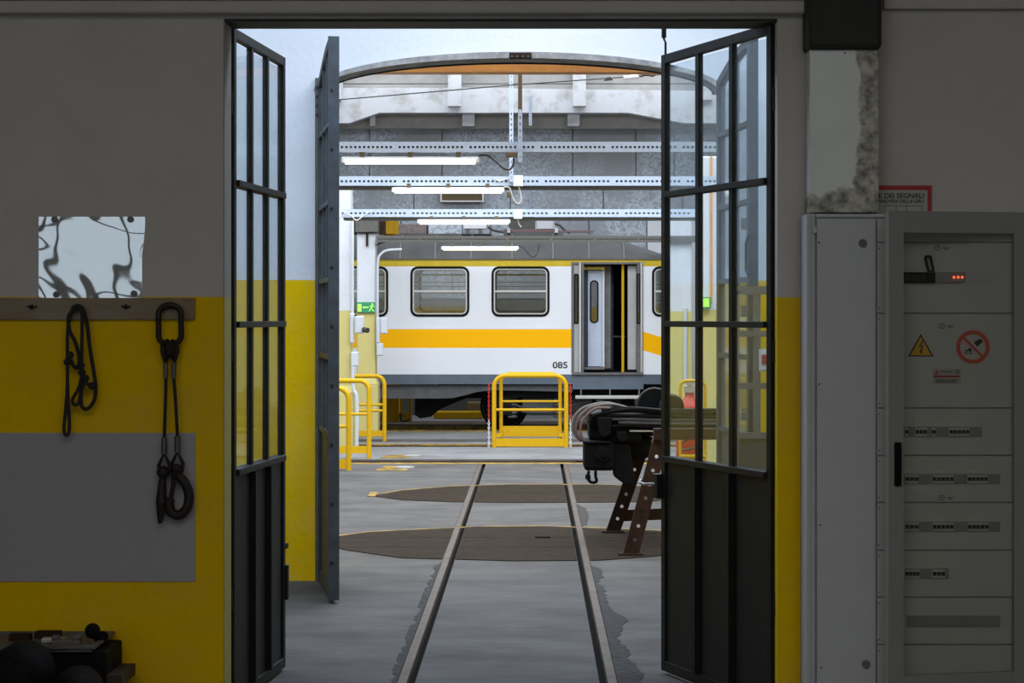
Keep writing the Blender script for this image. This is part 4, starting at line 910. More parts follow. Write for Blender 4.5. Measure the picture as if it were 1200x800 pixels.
# hanging brown box behind second lamp
t = thing('brown_plate', 'small brown framed plate fixed to the sheeted wall behind the second lamp', 'plate', W(541, 236, 36.85))
MB().box(X_(517, 36.85), X_(566, 36.85), 36.85, 36.99, Z_(235.5, 36.85), Z_(221, 36.85)).build('body', M['bracket'], t)
MB().plate(rect(X_(516, 36.85), X_(567, 36.85), Z_(236.5, 36.85), Z_(220, 36.85)), [rect(X_(518, 36.85), X_(565, 36.85), Z_(235, 36.85), Z_(221, 36.85))], 36.82, 36.85).build('frame', M['alu'], t)
# orange crane beam behind the arch
ob = thing('crane_beam', 'orange painted beam spanning behind the crown of the arch', 'beam', W(610, 84, 15.2))
MB().box(-1.6, 1.6, 15.2, 15.214, Z_(83.5, 15.2), Z_(83.5, 15.2)+.32).build('web', M['orange_beam'], ob)
MB().box(-1.6, 1.6, 15.12, 15.29, Z_(84.3, 15.12), Z_(84.3, 15.12)+.012).build('lower_flange', M['orange_beam'], ob)
# electric boxes and conduits on the columns
def ebox(x0, x1, y0, y1, Y, label, m=None, d=.08):
    t = thing('electric_box', label, 'electric box', W((x0+x1)/2, y1, Y-d/2))
    MB().box(X_(x0, Y-d), X_(x1, Y-d), Y-d, Y, Z_(y1, Y-d), Z_(y0, Y-d)).build('body', m or M['pvc_grey'], t, bevel=.01)
    MB().box(X_(x0+1, Y-d), X_(x1-1, Y-d), Y-d-.008, Y-d, Z_(y1-1, Y-d), Z_(y0+1, Y-d)).build('cover', m or M['pvc_grey'], t, bevel=.004)
    return t
ebox(410, 415, 367, 402, 27.0, 'tall narrow grey box on the edge of the nearer column')
e = ebox(416, 426.5, 370, 390.5, 26.95, 'grey socket box with a dark plug, between the two left columns')
MB().cyl(W(426, 386, 26.85), W(431, 387, 26.8), .035, 12).build('plug', M['cable_d'], e)
ebox(411, 420, 412, 429, 27.0, 'small grey box below the tall narrow one on the nearer column')
ebox(440.5, 445, 372, 402, 30.4, 'narrow grey box on the right edge of the exit sign column')
ebox(445.5, 454, 372, 391, 30.4, 'wider grey box beside the carriage on the exit sign column')
ebox(441, 449, 402, 417, 30.4, 'lowest grey box on the right edge of the exit sign column')
def conduit(L, Y, r, label, m=None):
    return MB().tube(spline([W(a, c, Y) for a, c in L], 5), r, 8).build('conduit', m or M['pvc_grey'], None, label, 'conduit', smooth=True)
conduit([(413, 258), (413, 300), (413, 367)], 26.96, .02, 'grey conduit down the edge of the nearer column above its boxes')
conduit([(413.5, 429), (414, 455), (418, 468), (418, 523)], 26.9, .025, 'bent grey conduit from the lower box down to the floor')
conduit([(471, 292), (455, 293), (447, 297), (443, 306), (442.5, 340), (442.5, 372)], 30.35, .018, 'grey conduit curving down beside the exit sign column')
conduit([(441, 287), (448, 284), (460, 281)], 30.37, .015, 'dark conduit stub at the left end of the dark strut', M['cable_d'])
# exit signs
t = thing('exit_sign', 'green exit sign with arrow and running figure on the square column', 'sign', W(429, 366, 30.38))
Ye = 30.36
MB().box(X_(418, Ye), X_(439.5, Ye), Ye, Ye+.03, Z_(366, Ye), Z_(354, Ye)).build('plate', M['green'], t)
MB().box(X_(419, Ye), X_(423.5, Ye), Ye-.003, Ye, Z_(365, Ye), Z_(356, Ye)).build('door_mark', M['lime'], t)
MB().bar(W(425.5, 360, Ye-.002), W(432, 360, Ye-.002), .02, .003, up=(0, 1, 0)).prism([(X_(424.5, Ye), Z_(360, Ye)), (X_(427.3, Ye), Z_(361.5, Ye)), (X_(427.3, Ye), Z_(358.5, Ye))], Ye-.003, Ye).build('arrow', M['lime'], t)
MB().cyl(W(436.5, 356.3, Ye-.003), W(436.5, 356.3, Ye), .014, 10).bar(W(436, 357.5, Ye-.002), W(435, 361, Ye-.002), .022, .003, up=(0, 1, 0)).bar(W(435, 361, Ye-.002), W(432.5, 364.5, Ye-.002), .012, .003, up=(0, 1, 0)).bar(W(435, 361, Ye-.002), W(438, 364.5, Ye-.002), .012, .003, up=(0, 1, 0)).bar(W(433, 358.5, Ye-.002), W(439, 359, Ye-.002), .009, .003, up=(0, 1, 0)).build('figure', M['lime'], t)
t = thing('exit_sign', 'small green luminous sign behind the middle glass of the right door', 'sign', W(827, 361, 23.9))
MB().box(X_(821, 23.9), X_(833, 23.9), 23.9, 23.99, Z_(361, 23.9), Z_(348, 23.9)).build('plate', M['green'], t)
MB().box(X_(823, 23.89), X_(831, 23.89), 23.89, 23.9, Z_(359.5, 23.89), Z_(349.5, 23.89)).build('lit_face', M['lime'], t)
conduit([(803, 361), (803, 400), (803, 445)], 30.38, .03, 'grey conduit on the right column behind the door glass')

# ================================================================= YELLOW BARRIERS
def barrier_parts(t, x0, x1, Y, htop, mids, kick, r=.022, rc=.12, post_z=0.0):
    P = [(x0, Y, post_z)]+[(x0, Y, htop-rc)]
    for i in range(1, 7): a = PI-PI/2*i/6; P.append((x0+rc+rc*math.cos(a), Y, htop-rc+rc*math.sin(a)))
    for i in range(0, 7): a = PI/2-PI/2*i/6; P.append((x1-rc+rc*math.cos(a), Y, htop-rc+rc*math.sin(a)))
    P.append((x1, Y, post_z))
    MB().tube(P, r, 10).build('hoop_frame', M['safety'], t, smooth=True)
    for z in mids: MB().cyl((x0, Y, z), (x1, Y, z), r*.6, 8).build('mid_rail', M['safety'], t, smooth=True)
    MB().box(x0, x1, Y-.012, Y+.004, kick[0], kick[1]).build('kick_plate', M['safety'], t)
for (xp, yb, yt, Y, mids, kk, lab) in ((408.5, 551, 455, YF(551), (499.5,), (549, 538), 'yellow barrier with rounded corner, the nearest of the three at the left'),
        (432.5, 537, 446, YF(537), (485,), (531, 522.5), 'yellow barrier second from the camera at the left columns'),
        (450.5, 517, 440.5, YF(517), (474, 481), (511, 504.5), 'yellow barrier farthest back, in front of the exit sign column')):
    X1 = X_(xp, Y); t = thing('safety_barrier', lab, 'barrier', (X1-.5, Y, 0), 'yellow barriers at the left columns')
    barrier_parts(t, X1-1.02, X1, Y, Z_(yt, Y), [Z_(m_, Y) for m_ in mids], (Z_(kk[0], Y), Z_(kk[1], Y)), .03)
Y = YF(524)
t = thing('safety_barrier', 'yellow barrier alone in the middle, in front of the carriage', 'barrier', (X_(621, Y), Y, 0))
barrier_parts(t, X_(579, Y), X_(663.5, Y), Y, Z_(440, Y), [Z_(480, Y)], (Z_(523, Y), Z_(513.5, Y)), .030, .15)
barrier_parts(t, X_(587, Y), X_(656.5, Y), Y+.12, Z_(438, Y), [Z_(470.5, Y)], (Z_(512, Y), Z_(499.5, Y)), .024, .13)
MB().box(X_(579, Y), X_(588, Y), Y, Y+.12, Z_(512, Y), Z_(508, Y)).box(X_(655, Y), X_(664, Y), Y, Y+.12, Z_(512, Y), Z_(508, Y)).build('tie_bracket', M['safety'], t)
for (x, lab) in ((572.9, 'red and white plastic chain hanging left of the middle barrier'), (668.6, 'red and white plastic chain hanging right of the middle barrier')):
    t = thing('barrier_chain', lab, 'chain', (X_(x, Y), Y, 0))
    for nm, m, ya, yb in (('red_links', M['red'], 450, 492), ('white_links', M['pvc'], 492, 523.5)):
        b = MB(); n = int((yb-ya)/2.6); 
        for i in range(n):
            z = Z_(ya+(yb-ya)*(i+.5)/n, Y); q = 1.3*Y/F*1.15
            o2 = i % 2
            pts = [(X_(x, Y)+(.012*math.cos(a) if o2 else 0), Y+(0 if o2 else .012*math.cos(a)), z+q*math.sin(a)) for a in [2*PI*k/8 for k in range(8)]]
            b.tube(pts, .005, 5, closed=True)
        b.build(nm, m, t)
    MB().bar((X_(x, Y), Y, Z_(450, Y)), (X_(575.8 if x < 600 else 666.6, Y), Y, Z_(449, Y)), .012, .012).build('clip', M['red'], t)

# ================================================================= TRAIN
YS = 31.6; YE = 34.0
def tx(px): return X_(px, YS)
def tz(py): return Z_(py, YS)
tr = thing('train_carriage', 'white railway carriage with an orange stripe, numbered 085', 'train', (-2.5, 32.8, 0))
XW0, XW1 = -7.2, tx(800)
wins = [(196, 265), (291, 360), (386, 455), (481, 550), (576, 644), (764, 826)]
wins = [w_ for w_ in wins if tx(w_[1]) < XW1+.5]
dx0, dx1 = tx(671), tx(753.5)
def side(Y0, Y1, doorhole=True):
    holes = []
    for a, c_ in wins[:-1]: holes.append(rrect(tx(a+1.5), tx(c_-1.5), tz(369.5), tz(313.5), .09))
    holes.append(rrect(tx(765.5), tx(797), tz(369.5), tz(313.5), .09))
    return holes
# painted bands: each a strip of the side, cut around windows and doors
def band(yt, yb, name, m, Y=YS, slope=None, par=tr, t_=.03):
    def piece(a, c_, hl):
        MB().plate(rect(a, c_, tz(yb), tz(yt)), hl, Y, Y+t_).build(name, m, par)
    hl = side(0, 0)
    inwin = yt < 320
    piece(XW0, dx0, [h_ for h_ in hl if h_[0][0] < dx0] if inwin and yb > 330 else [])
    piece(dx1, XW1, [h_ for h_ in hl if h_[0][0] > dx0] if inwin and yb > 330 else [])
band(303.5, 312, 'yellow_band', M['tr_yellow'])
MB().box(dx0, dx1, YS, YS+.03, tz(307.5), tz(303.5)).build('yellow_band', M['tr_yellow'], tr)
# window-height panel
MB().plate(rect(XW0, dx0, tz(385.5), tz(312)), [h_ for h_ in side(0, 0) if h_[0][0] < dx0], YS, YS+.03).build('side_panel', M['tr_white'], tr)
sl_ = lambda x, a: a+(x-756)*0.30
MB().plate([(dx1, tz(sl_(753.5, 389.2))), (XW1, tz(sl_(800, 389.2))), (XW1, tz(312)), (dx1, tz(312))], [h_ for h_ in side(0, 0) if h_[0][0] > dx0], YS, YS+.03).build('side_panel', M['tr_white'], tr)
MB().box(XW0, dx0, YS, YS+.03, tz(407.5), tz(385.5)).build('orange_stripe', M['tr_orange'], tr, 'orange stripe')
MB().plate([(dx1, tz(sl_(753.5, 411))), (XW1, tz(sl_(800, 411))), (XW1, tz(sl_(800, 389.2))), (dx1, tz(sl_(753.5, 389.2)))], [], YS, YS+.03).build('orange_stripe', M['tr_orange'], tr, 'sloping end of the orange stripe')
MB().box(XW0, dx0, YS, YS+.03, tz(438.5), tz(407.5)).build('side_panel', M['tr_white'], tr)
MB().plate([(dx1, tz(438.5)), (XW1, tz(438.5)), (XW1, tz(sl_(800, 411))), (dx1, tz(sl_(753.5, 411)))], [], YS, YS+.03).build('side_panel', M['tr_white'], tr)
MB().box(XW0, dx0, YS-.01, YS+.03, tz(450), tz(438.5)).box(dx1, XW1, YS-.01, YS+.03, tz(450), tz(438.5)).build('skirt', M['tr_skirt'], tr, 'blue-grey lower skirt')
text('085', .135, 'number', M['ink'], (tx(656.5), YS-.003, tz(428)), tr, depth=.002, sx=1.15)
# far side, ends, floor, roof inner
fh = []
k_ = YE
for a, c_ in wins[:-1]: fh.append(rrect(tx(a+1.5), tx(c_-1.5), tz(365), tz(311), .09))
MB().plate(rect(XW0, XW1, tz(440), tz(303)), fh, YE-.03, YE).build('far_side', M['inner'], tr)
MB().box(XW1-.04, XW1, YS+.03, YE-.03, tz(440), tz(303)).box(XW0, XW0+.04, YS+.03, YE-.03, tz(440), tz(303)).build('end_wall', M['tr_white'], tr)
MB().box(XW0, XW1, YS+.03, YE-.03, tz(450), tz(437.5)).build('car_floor', M['tr_under'], tr)
# roof: curved shell with a falling end
secs = []
for x, hh in ((XW0, .40), (tx(690), .40), (tx(712), .37), (tx(735), .30), (tx(755), .21), (tx(775), .12), (XW1, .05)):
    prof = []
    for i in range(13):
        a = PI*i/12; yy = (YS+YE)/2-1.23*math.cos(a); zz_ = tz(303.5)+hh*(math.sin(a)**.6 if 0 < i < 12 else 0)
        prof.append((x, yy, zz_))
    secs.append(prof)
b = MB(); vs = [p for s_ in secs for p in s_]; n = 13
b.add(vs, [(i*n+k, i*n+k+1, (i+1)*n+k+1, (i+1)*n+k) for i in range(len(secs)-1) for k in range(n-1)]+[tuple(range(n)), tuple(range((len(secs)-1)*n, len(secs)*n))[::-1]])
b.build('roof', M['tr_roof'], tr, smooth=True)
MB().box(XW0, XW1, YS-.03, YS+.01, tz(304), tz(302)).build('rain_gutter', M['tr_roof'], tr)
for x in (469, 510, 552, 600, 648, 690, 731):
    P = [((tx(x)), (YS+YE)/2-1.24*math.cos(PI*i/12), tz(303)+ .41*(math.sin(PI*i/12)**.6 if i else 0)) for i in range(0, 5)]
    if x > 700: P = [(p[0], p[1], tz(303)+(p[2]-tz(303))*.82) for p in P]
    MB().tube(P, .009, 6).build('roof_strap', M['cab_d'], tr)
# windows
for (a, c_) in wins[:-1]+[(764, 798.5)]:
    o_ = rrect(tx(a), tx(c_), tz(371), tz(312), .11); i_ = rrect(tx(a+2.6), tx(c_-2.6), tz(368.2), tz(314.8), .08)
    wd = MB().plate(o_, [i_], YS-.012, YS+.02).build('window', M['black'], tr, 'rounded window with black gasket')
    j_ = rrect(tx(a+4.2), tx(c_-4.2), tz(366.8), tz(316.2), .06)
    MB().plate(i_, [j_], YS-.006, YS+.02).build('aluminium_frame', M['alu'], wd)
    MB().box(tx(a+4), tx(c_-4), YS-.012, YS+.02, tz(342.3), tz(340)).build('transom', M['alu'], wd)
    for y in (330.5, 335.5, 354.5): MB().box(tx(a+4), tx(c_-4), YS+.04, YS+.055, tz(y+.45), tz(y-.45)).build('guard_bar', M['grey_old'], wd)
    MB().box(tx(a+3), tx(c_-3), YS+.006, YS+.010, tz(367), tz(316)).build('pane', M['train_glass'], wd)
for (a, c_) in wins[:-1]:
    o_ = rrect(tx(a), tx(c_), tz(366), tz(310), .1); i_ = rrect(tx(a+3), tx(c_-3), tz(363), tz(313), .07)
    wd = MB().plate(o_, [i_], YE-.05, YE+.01).build('far_window', M['black'], tr)
    MB().box(tx(a+2), tx(c_-2), YE-.05, YE-.02, tz(341.5), tz(339)).build('transom', M['alu'], wd)
    # grab rail in front of far window
MB().cyl((XW0+.1, YS+.6, tz(321)), (dx0-.1, YS+.6, tz(321)), .015, 8).build('grab_rail', M['tr_yellow'], tr, 'yellow ceiling grab rail')
# seats inside
for k, (a) in enumerate((470, 500, 535, 566, 600, 632)):
    MB().box(tx(a), tx(a+14), YS+.1, YS+.9, tz(405), tz(398)).box(tx(a), tx(a+2.5), YS+.1, YS+.9, tz(398), tz(368)).build('seat', M['inner'], tr)
MB().box(XW0+.2, dx0-.2, (YS+YE)/2-.1, (YS+YE)/2+.1, tz(306.6), tz(305.2)).build('ceiling_lamp', M['tube'], tr, 'lit interior ceiling lamp')
MB().box(tx(664), tx(669), YS+.03, YE-.03, tz(437), tz(304)).build('partition', M['inner'], tr)
# doorway
MB().box(dx0-.02, dx0+.02, YS-.012, YS+.12, tz(437), tz(307)).box(dx1-.03, dx1, YS-.012, YS+.12, tz(437), tz(307)).box(dx0, dx1, YS-.01, YS+.1, tz(309.5), tz(307)).build('door_frame', M['grey_old'], tr, bevel=.004)
def dleaf(x0, x1, y0, y1, Ya, Yb, m, win=None, label=None, nm='door_leaf'):
    hl = [rrect(*w_) for w_ in ([win] if win else [])]
    o = MB().plate(rect(x0, x1, tz(y1), tz(y0)), hl, Ya, Yb).build(nm, m, tr, label)
    if win:
        x_0, x_1, z_0, z_1, r_ = win
        MB().plate(rrect(x_0-.02, x_1+.02, z_0-.02, z_1+.02, r_+.015), [rrect(x_0, x_1, z_0, z_1, r_)], Ya-.01, Yb+.005).build('gasket', M['black'], o)
        MB().box(x_0, x_1, (Ya+Yb)/2-.003, (Ya+Yb)/2+.003, z_0, z_1).build('pane', M['train_glass'], o)
    return o
dleaf(tx(672), tx(678.5), 309, 436, YS+.02, YS+.05, M['inner'], (tx(673.8), tx(676.8), tz(378), tz(322), .018), 'folded grey door leaf, left')
MB().box(tx(678.6), tx(680.8), YS-.05, YS+.05, tz(436), tz(307.5)).build('door_edge', M['alu'], tr)
MB().box(tx(681.4), tx(684.2), YS-.02, YS+.06, tz(436), tz(307.5)).build('door_edge', M['grey_old'], tr)
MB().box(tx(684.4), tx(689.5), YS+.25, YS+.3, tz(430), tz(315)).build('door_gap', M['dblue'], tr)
dleaf(tx(689), tx(706), 316.5, 429.5, YS+.25, YS+.29, M['inner_blue'], (tx(693.3), tx(700.5), tz(377), tz(329.5), .045), 'pale blue inner door with an oval window')
MB().box(tx(706.2), tx(709), YS+.22, YS+.3, tz(430), tz(315)).build('door_edge', M['pvc_grey'], tr)
MB().box(tx(684), tx(709), YS+.15, YS+.3, tz(315.6), tz(312.4)).build('lintel', M['tr_yellow'], tr, 'yellow inner lintel')
MB().box(tx(685), tx(709), YS+.1, YS+.35, tz(433), tz(430.2)).build('inner_step', M['grey_old'], tr)
MB().box(tx(709.5), tx(716.5), YS+.3, YS+.7, tz(432), tz(311)).build('partition', M['grey_old'], tr)
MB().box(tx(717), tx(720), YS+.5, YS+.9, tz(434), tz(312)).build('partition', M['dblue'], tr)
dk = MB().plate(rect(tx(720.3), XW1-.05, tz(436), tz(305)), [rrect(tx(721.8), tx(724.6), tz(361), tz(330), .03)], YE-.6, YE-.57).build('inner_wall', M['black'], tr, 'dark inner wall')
MB().box(tx(710), tx(736), YS+.9, YS+.93, tz(395.8), tz(394)).build('grab_rail', M['grey_old'], tr)
MB().cyl((tx(730.3), YS+.12, tz(436)), (tx(730.3), YS+.12, tz(308)), .022, 10).build('pole', M['tr_yellow'], tr, 'yellow grab pole', smooth=True)
bpy.data.objects[[o.name for o in tr.children if o.name.startswith('pole')][0]].data.materials[0] = M['safety']
dleaf(tx(736), tx(746), 311, 433, YS+.1, YS+.13, M['inner'], None, 'worn grey door leaf, right')
dleaf(tx(746.3), tx(750.3), 309, 436, YS+.0, YS+.03, M['grey_old'], (tx(747.4), tx(749.3), tz(378), tz(322), .012))
MB().box(tx(750.5), tx(752.4), YS-.05, YS+.05, tz(436), tz(307.5)).build('door_edge', M['alu'], tr)
MB().box(tx(670.5), tx(754), YS-.05, YS+.1, tz(439), tz(436.4)).build('sill', M['grey_old'], tr, bevel=.005)
MB().box(tx(671), tx(754), YS-.005, YS+.03, tz(456), tz(439)).build('skirt', M['tr_skirt'], tr, 'blue-grey skirt under the doorway')
st_ = MB().box(tx(674), tx(754), YS-.22, YS+.02, tz(466.5), tz(463)).build('step_board', M['alu'], tr, 'foot board below the doorway', bevel=.005)
for x in (680, 714, 748): MB().box(tx(x), tx(x+1.6), YS-.05, YS, tz(463), tz(455)).build('step_hanger', M['grey_old'], st_)
# underframe valance, wheels, equipment
va = [(XW0, tz(451)), (dx0, tz(451)), (dx0, tz(459)), (tx(600), tz(457.5)), (tx(578), tz(457)), (tx(560), tz(459)), (tx(545), tz(463)), (tx(530), tz(466.5)), (tx(515), tz(467)), (XW0, tz(467))]
MB().plate(va[::-1], [], YS+.06, YS+.09).build('valance', M['tr_under'], tr)
MB().box(tx(512), dx1+.6, YS+.5, YE-.5, tz(468), tz(451)).build('underframe', M['grease'], tr)
MB().prism([(tx(484), tz(467)), (tx(484), tz(488)), (tx(490), tz(492)), (tx(503), tz(490)), (tx(514), tz(481)), (tx(530), tz(474)), (tx(548), tz(467))], YS+.5, YS+1.4).build('underfloor_equipment', M['grease'], tr)
def wheelset(x):
    for Yw_ in (32.15, 33.35):
        o = MB().lathe((tx(x), Yw_, .37), [(.06, -.08), (.12, -.08), (.14, -.05), (.28, -.03), (.31, -.06), (.335, -.06), (.345, .03), (.37, .05), (.37, .07), (.1, .08)], 28, 'y').build('wheel', M['grease'], tr, smooth=True)
    MB().cyl((tx(x), 31.95, .37), (tx(x), 33.55, .37), .07, 12).build('axle', M['grease'], tr)
    MB().box(tx(x)-.14, tx(x)+.14, 31.78, 31.98, .24, .52).build('axle_box', M['grease'], tr, bevel=.02)
for x in (590, 718): wheelset(x)
bg = MB().prism([(tx(572), .62), (tx(585), .44), (tx(597), .44), (tx(608), .52), (tx(700), .52), (tx(711), .44), (tx(725), .44), (tx(738), .62)], 31.8, 31.92).build('bogie_frame', M['grease'], tr)
for x in (600, 655, 705):
    b = MB(); 
    for i in range(5): b.lathe((tx(x), 31.86, .2+.06*i), [(.05, 0), (.08, .015), (.08, .035), (.05, .05)], 12)
    b.build('spring', M['tr_under'], bg)
MB().box(tx(612), tx(650), 31.9, 32.05, .28, .5).box(tx(660), tx(695), 32.0, 32.3, .35, .6).build('brake_gear', M['tr_under'], tr)
MB().tube(spline([(tx(600), 31.8, .42), (tx(625), 31.75, .33), (tx(655), 31.78, .36), (tx(690), 31.8, .45)], 4), .02, 6).build('brake_hose', M['cable_d'], tr)
# roof equipment
zr = tz(303.5)+.40
def rbox(x0, x1, y0, y1, Ya, Yb, nm, m, label=None, bev=.01):
    return MB().box(X_(x0, Ya), X_(x1, Ya), Ya, Yb, Z_(y1, Ya), Z_(y0, Ya)).build(nm, m, tr, label, bevel=bev)
Yr = 32.5
eq = rbox(596, 627, 254, 270, Yr, Yr+.5, 'resistor_box', M['galv_d'], 'ribbed dark resistor box on the roof')
for k in range(10): MB().box(X_(597+k*3, Yr-.02), X_(598.2+k*3, Yr-.02), Yr-.02, Yr, Z_(269, Yr), Z_(255, Yr)).build('fin', M['grey_old'], eq)
MB().prism([(X_(629, Yr), Z_(268, Yr)), (X_(652, Yr), Z_(268, Yr)), (X_(647, Yr), Z_(256, Yr)), (X_(629, Yr), Z_(255, Yr))], Yr, Yr+.4).build('roof_unit', M['concrete_w'], tr, 'pale sloping roof unit')
rbox(590, 652, 268.5, 272, Yr-.15, Yr-.1, 'roof_bearer', M['hose'], 'pinkish roof bearer', .004)
rbox(652, 695, 270, 272.5, Yr-.15, Yr-.1, 'roof_bearer', M['hose'], None, .004)
rbox(590, 660, 272, 277, Yr-.2, Yr+.5, 'roof_base', M['tr_roof'])
for x in (594, 650): rbox(x, x+4, 267, 276, Yr-.2, Yr-.12, 'bearer_clamp', M['concrete_w'])
rbox(543, 570, 261, 268, Yr, Yr+.2, 'white_box', M['pvc'], 'white box on insulators')
for x in (546, 561): rbox(x, x+4, 267, 274, Yr+.03, Yr+.1, 'insulator', M['ferrule'])
rbox(540, 576, 273.5, 275, Yr-.1, Yr+.3, 'roof_rail', M['tr_roof'])
rbox(467, 500, 262.5, 274, Yr, Yr+.5, 'roof_crate', mat('flaky_pink_paint', (0.30, 0.23, 0.22), .8, var=.5, scale=12, col2=(.12, .1, .1)), 'flaking pinkish roof box')
rbox(502, 541, 261, 274, Yr, Yr+.5, 'roof_crate', M['mottled'], 'mottled grey roof box')
rbox(463, 541, 274, 279, Yr-.1, Yr+.6, 'roof_base', M['tr_roof'])
MB().tube([W(650, 262, Yr-.1), W(656, 264, Yr-.1), W(662, 270, Yr-.1), W(668, 273, Yr-.1)], .018, 6).build('roof_cable', M['cable_d'], tr)
MB().tube([W(572, 266, Yr-.1), W(578, 270, Yr-.1), W(590, 272, Yr-.1)], .018, 6).build('roof_cable', M['cable_d'], tr)
# yellow steelwork behind column B
t = thing('yellow_bracket', 'yellow steel bracket above the carriage beside the square column', 'bracket', W(458, 273, 35.2))
MB().box(X_(456, 35.2), X_(461, 35.2), 35.2, 35.3, Z_(274, 35.2), Z_(254, 35.2)).box(X_(461, 35.2), X_(467, 35.2), 35.25, 35.3, Z_(274, 35.2), Z_(254, 35.2)).box(X_(449, 35.2), X_(456, 35.2), 35.2, 35.3, Z_(274, 35.2), Z_(267, 35.2)).build('plates', M['safety'], t)
MB().box(X_(449, 35.4), X_(467, 35.4), 35.3, 35.4, 0, Z_(250, 35.4)).build('post', M['safety'], t)
# things behind the carriage, seen beneath it
t = thing('yellow_machine', 'yellow machine casing seen under the left end of the carriage', 'machine', (X_(465, 34.8), 34.9, 0))
Ym = 34.6
MB().box(X_(440, Ym), X_(467, Ym), Ym, Ym+.6, 0, Z_(462, Ym)).build('casing', M['safety'], t, bevel=.02)
MB().plate(rect(X_(469, Ym), X_(482.5, Ym), .0, Z_(462, Ym)), [rect(X_(471.5, Ym), X_(479, Ym), Z_(484, Ym), Z_(465, Ym))], Ym, Ym+.1).build('side_plate', M['safety'], t)
MB().tube(spline([W(469, 484, Ym-.05), W(470, 492, Ym-.05), W(474, 493, Ym-.05), W(480, 491, Ym-.05)], 4), .02, 6).build('cable', M['cable_d'], t)
MB().box(X_(508, 35.6), X_(566, 35.6), 35.6, 35.9, 0.0, Z_(482, 35.6)).build('yellow_beam', M['safety'], None, 'low yellow beam on the floor beyond the carriage', 'beam', bevel=.02)
MB().box(X_(547, 36), X_(575, 36), 36, 36.3, 0.0, Z_(471, 36)).build('wood_crate', M['wood'], None, 'brown crate beyond the carriage near the wheel', 'crate', bevel=.02)

# ================================================================= BOGIE ON TRESTLES
Yg = 16.1
bt_ = thing('locomotive_bogie', 'greasy black bogie assembly propped on trestles, right of the rails', 'bogie', (X_(760, Yg), Yg+.3, 0.8))
def gx(px, Y=Yg): return X_(px, Y)
def gz(py, Y=Yg): return Z_(py, Y)
def gb(x0, x1, y0, y1, Ya, Yb_, nm, m=None, bev=.015, label=None): return MB().box(gx(x0), gx(x1), Ya, Yb_, gz(y1), gz(y0)).build(nm, m or M['grease'], bt_, label, bevel=bev)
gb(690, 852, 484, 500, Yg, Yg+.9, 'side_frame')
gb(684, 720, 517, 551, Yg-.05, Yg+.35, 'gear_case', bev=.03)
gb(682.5, 715, 516, 519, Yg-.08, Yg+.38, 'case_lid')
gb(690, 716, 495, 517, Yg+.05, Yg+.4, 'spring_housing', bev=.03)
gb(716, 752, 498, 520, Yg+.02, Yg+.6, 'cross_member', bev=.03)
gb(752, 852, 500, 512, Yg+.1, Yg+.7, 'cross_member', bev=.02)
gb(726, 766, 512, 540, Yg+.15, Yg+.6, 'motor_casing', bev=.06)
MB().prism([(gx(712), gz(520)), (gx(738), gz(520)), (gx(744), gz(560)), (gx(741), gz(571)), (gx(730), gz(566)), (gx(719), gz(558)), (gx(718), gz(548)), (gx(712), gz(545))], Yg, Yg+.12).build('brake_lever', M['grease'], bt_, bevel=.015)
MB().prism([(gx(699), gz(488)), (gx(717), gz(488)), (gx(715), gz(508)), (gx(708), gz(512)), (gx(702), gz(508))], Yg-.1, Yg+.0).build('hanger_bracket', M['grease'], bt_, bevel=.01)
MB().prism([(gx(722), gz(505)), (gx(733), gz(505)), (gx(736), gz(514)), (gx(729), gz(518)), (gx(722), gz(513))], Yg-.08, Yg+.02).build('hanger_bracket', M['grease'], bt_, bevel=.01)
MB().cyl(W(707, 531, Yg-.06), W(707, 531, Yg-.1), .06, 18).cyl(W(707, 531, Yg-.1), W(707, 531, Yg-.13), .03, 12).build('round_cover', M['grease'], bt_, smooth=True)
for (x, y) in ((688, 522), (688, 546), (715, 522), (715, 546), (702, 522), (702, 546)):
    MB().cyl(W(x, y, Yg-.05), W(x, y, Yg-.065), .010, 6).build('bolt', M['grease'], bt_)
sh = MB().tube(spline([W(698, 552, Yg), W(698, 558, Yg-.02), W(699, 564, Yg-.02), W(693, 565, Yg-.02), W(689, 560, Yg-.02), W(690, 552, Yg)], 4), .012, 8).build('shackle', M['grease'], bt_)
MB().box(gx(686), gx(692), Yg-.04, Yg+.02, gz(561), gz(556)).build('shackle_pin', M['grease'], bt_)
# round wheel-like casting behind and lumps on top
MB().lathe((gx(771), Yg+.5, gz(477)), [(.04, -.05), (.13, -.05), (.14, 0), (.13, .05), (.04, .05)], 20, 'y').build('casting', M['grease'], bt_, smooth=True)
MB().lathe((gx(790), Yg+.3, gz(478)), [(.03, -.12), (.09, -.12), (.1, 0), (.09, .12), (.03, .12)], 16, 'y').build('casting', M['grease'], bt_, smooth=True)
for i, (y, r, m, x0) in enumerate(((487, .016, 'grease', 693), (491, .012, 'tr_under', 700), (495, .012, 'tr_under', 725), (482, .02, 'grease', 705), (479.5, .014, 'grease', 712), (500, .010, 'grease', 715))):
    MB().tube(spline([W(x0, y, Yg-.05), W(740, y-1.5 if i > 2 else y, Yg-.06), W(780, y+1, Yg-.05), W(852, y+1, Yg-.04)], 5), r, 8).build('pipe', M[m], bt_, smooth=True)
MB().tube([W(738, 505, Yg-.08), W(768, 505, Yg-.08)], .007, 6).build('bright_rod', M['alu'], bt_, 'bare metal rod')
MB().cyl(W(683, 541, Yg-.02), W(675, 540, Yg-.02), .006, 6).build('pin', M['grease'], bt_)
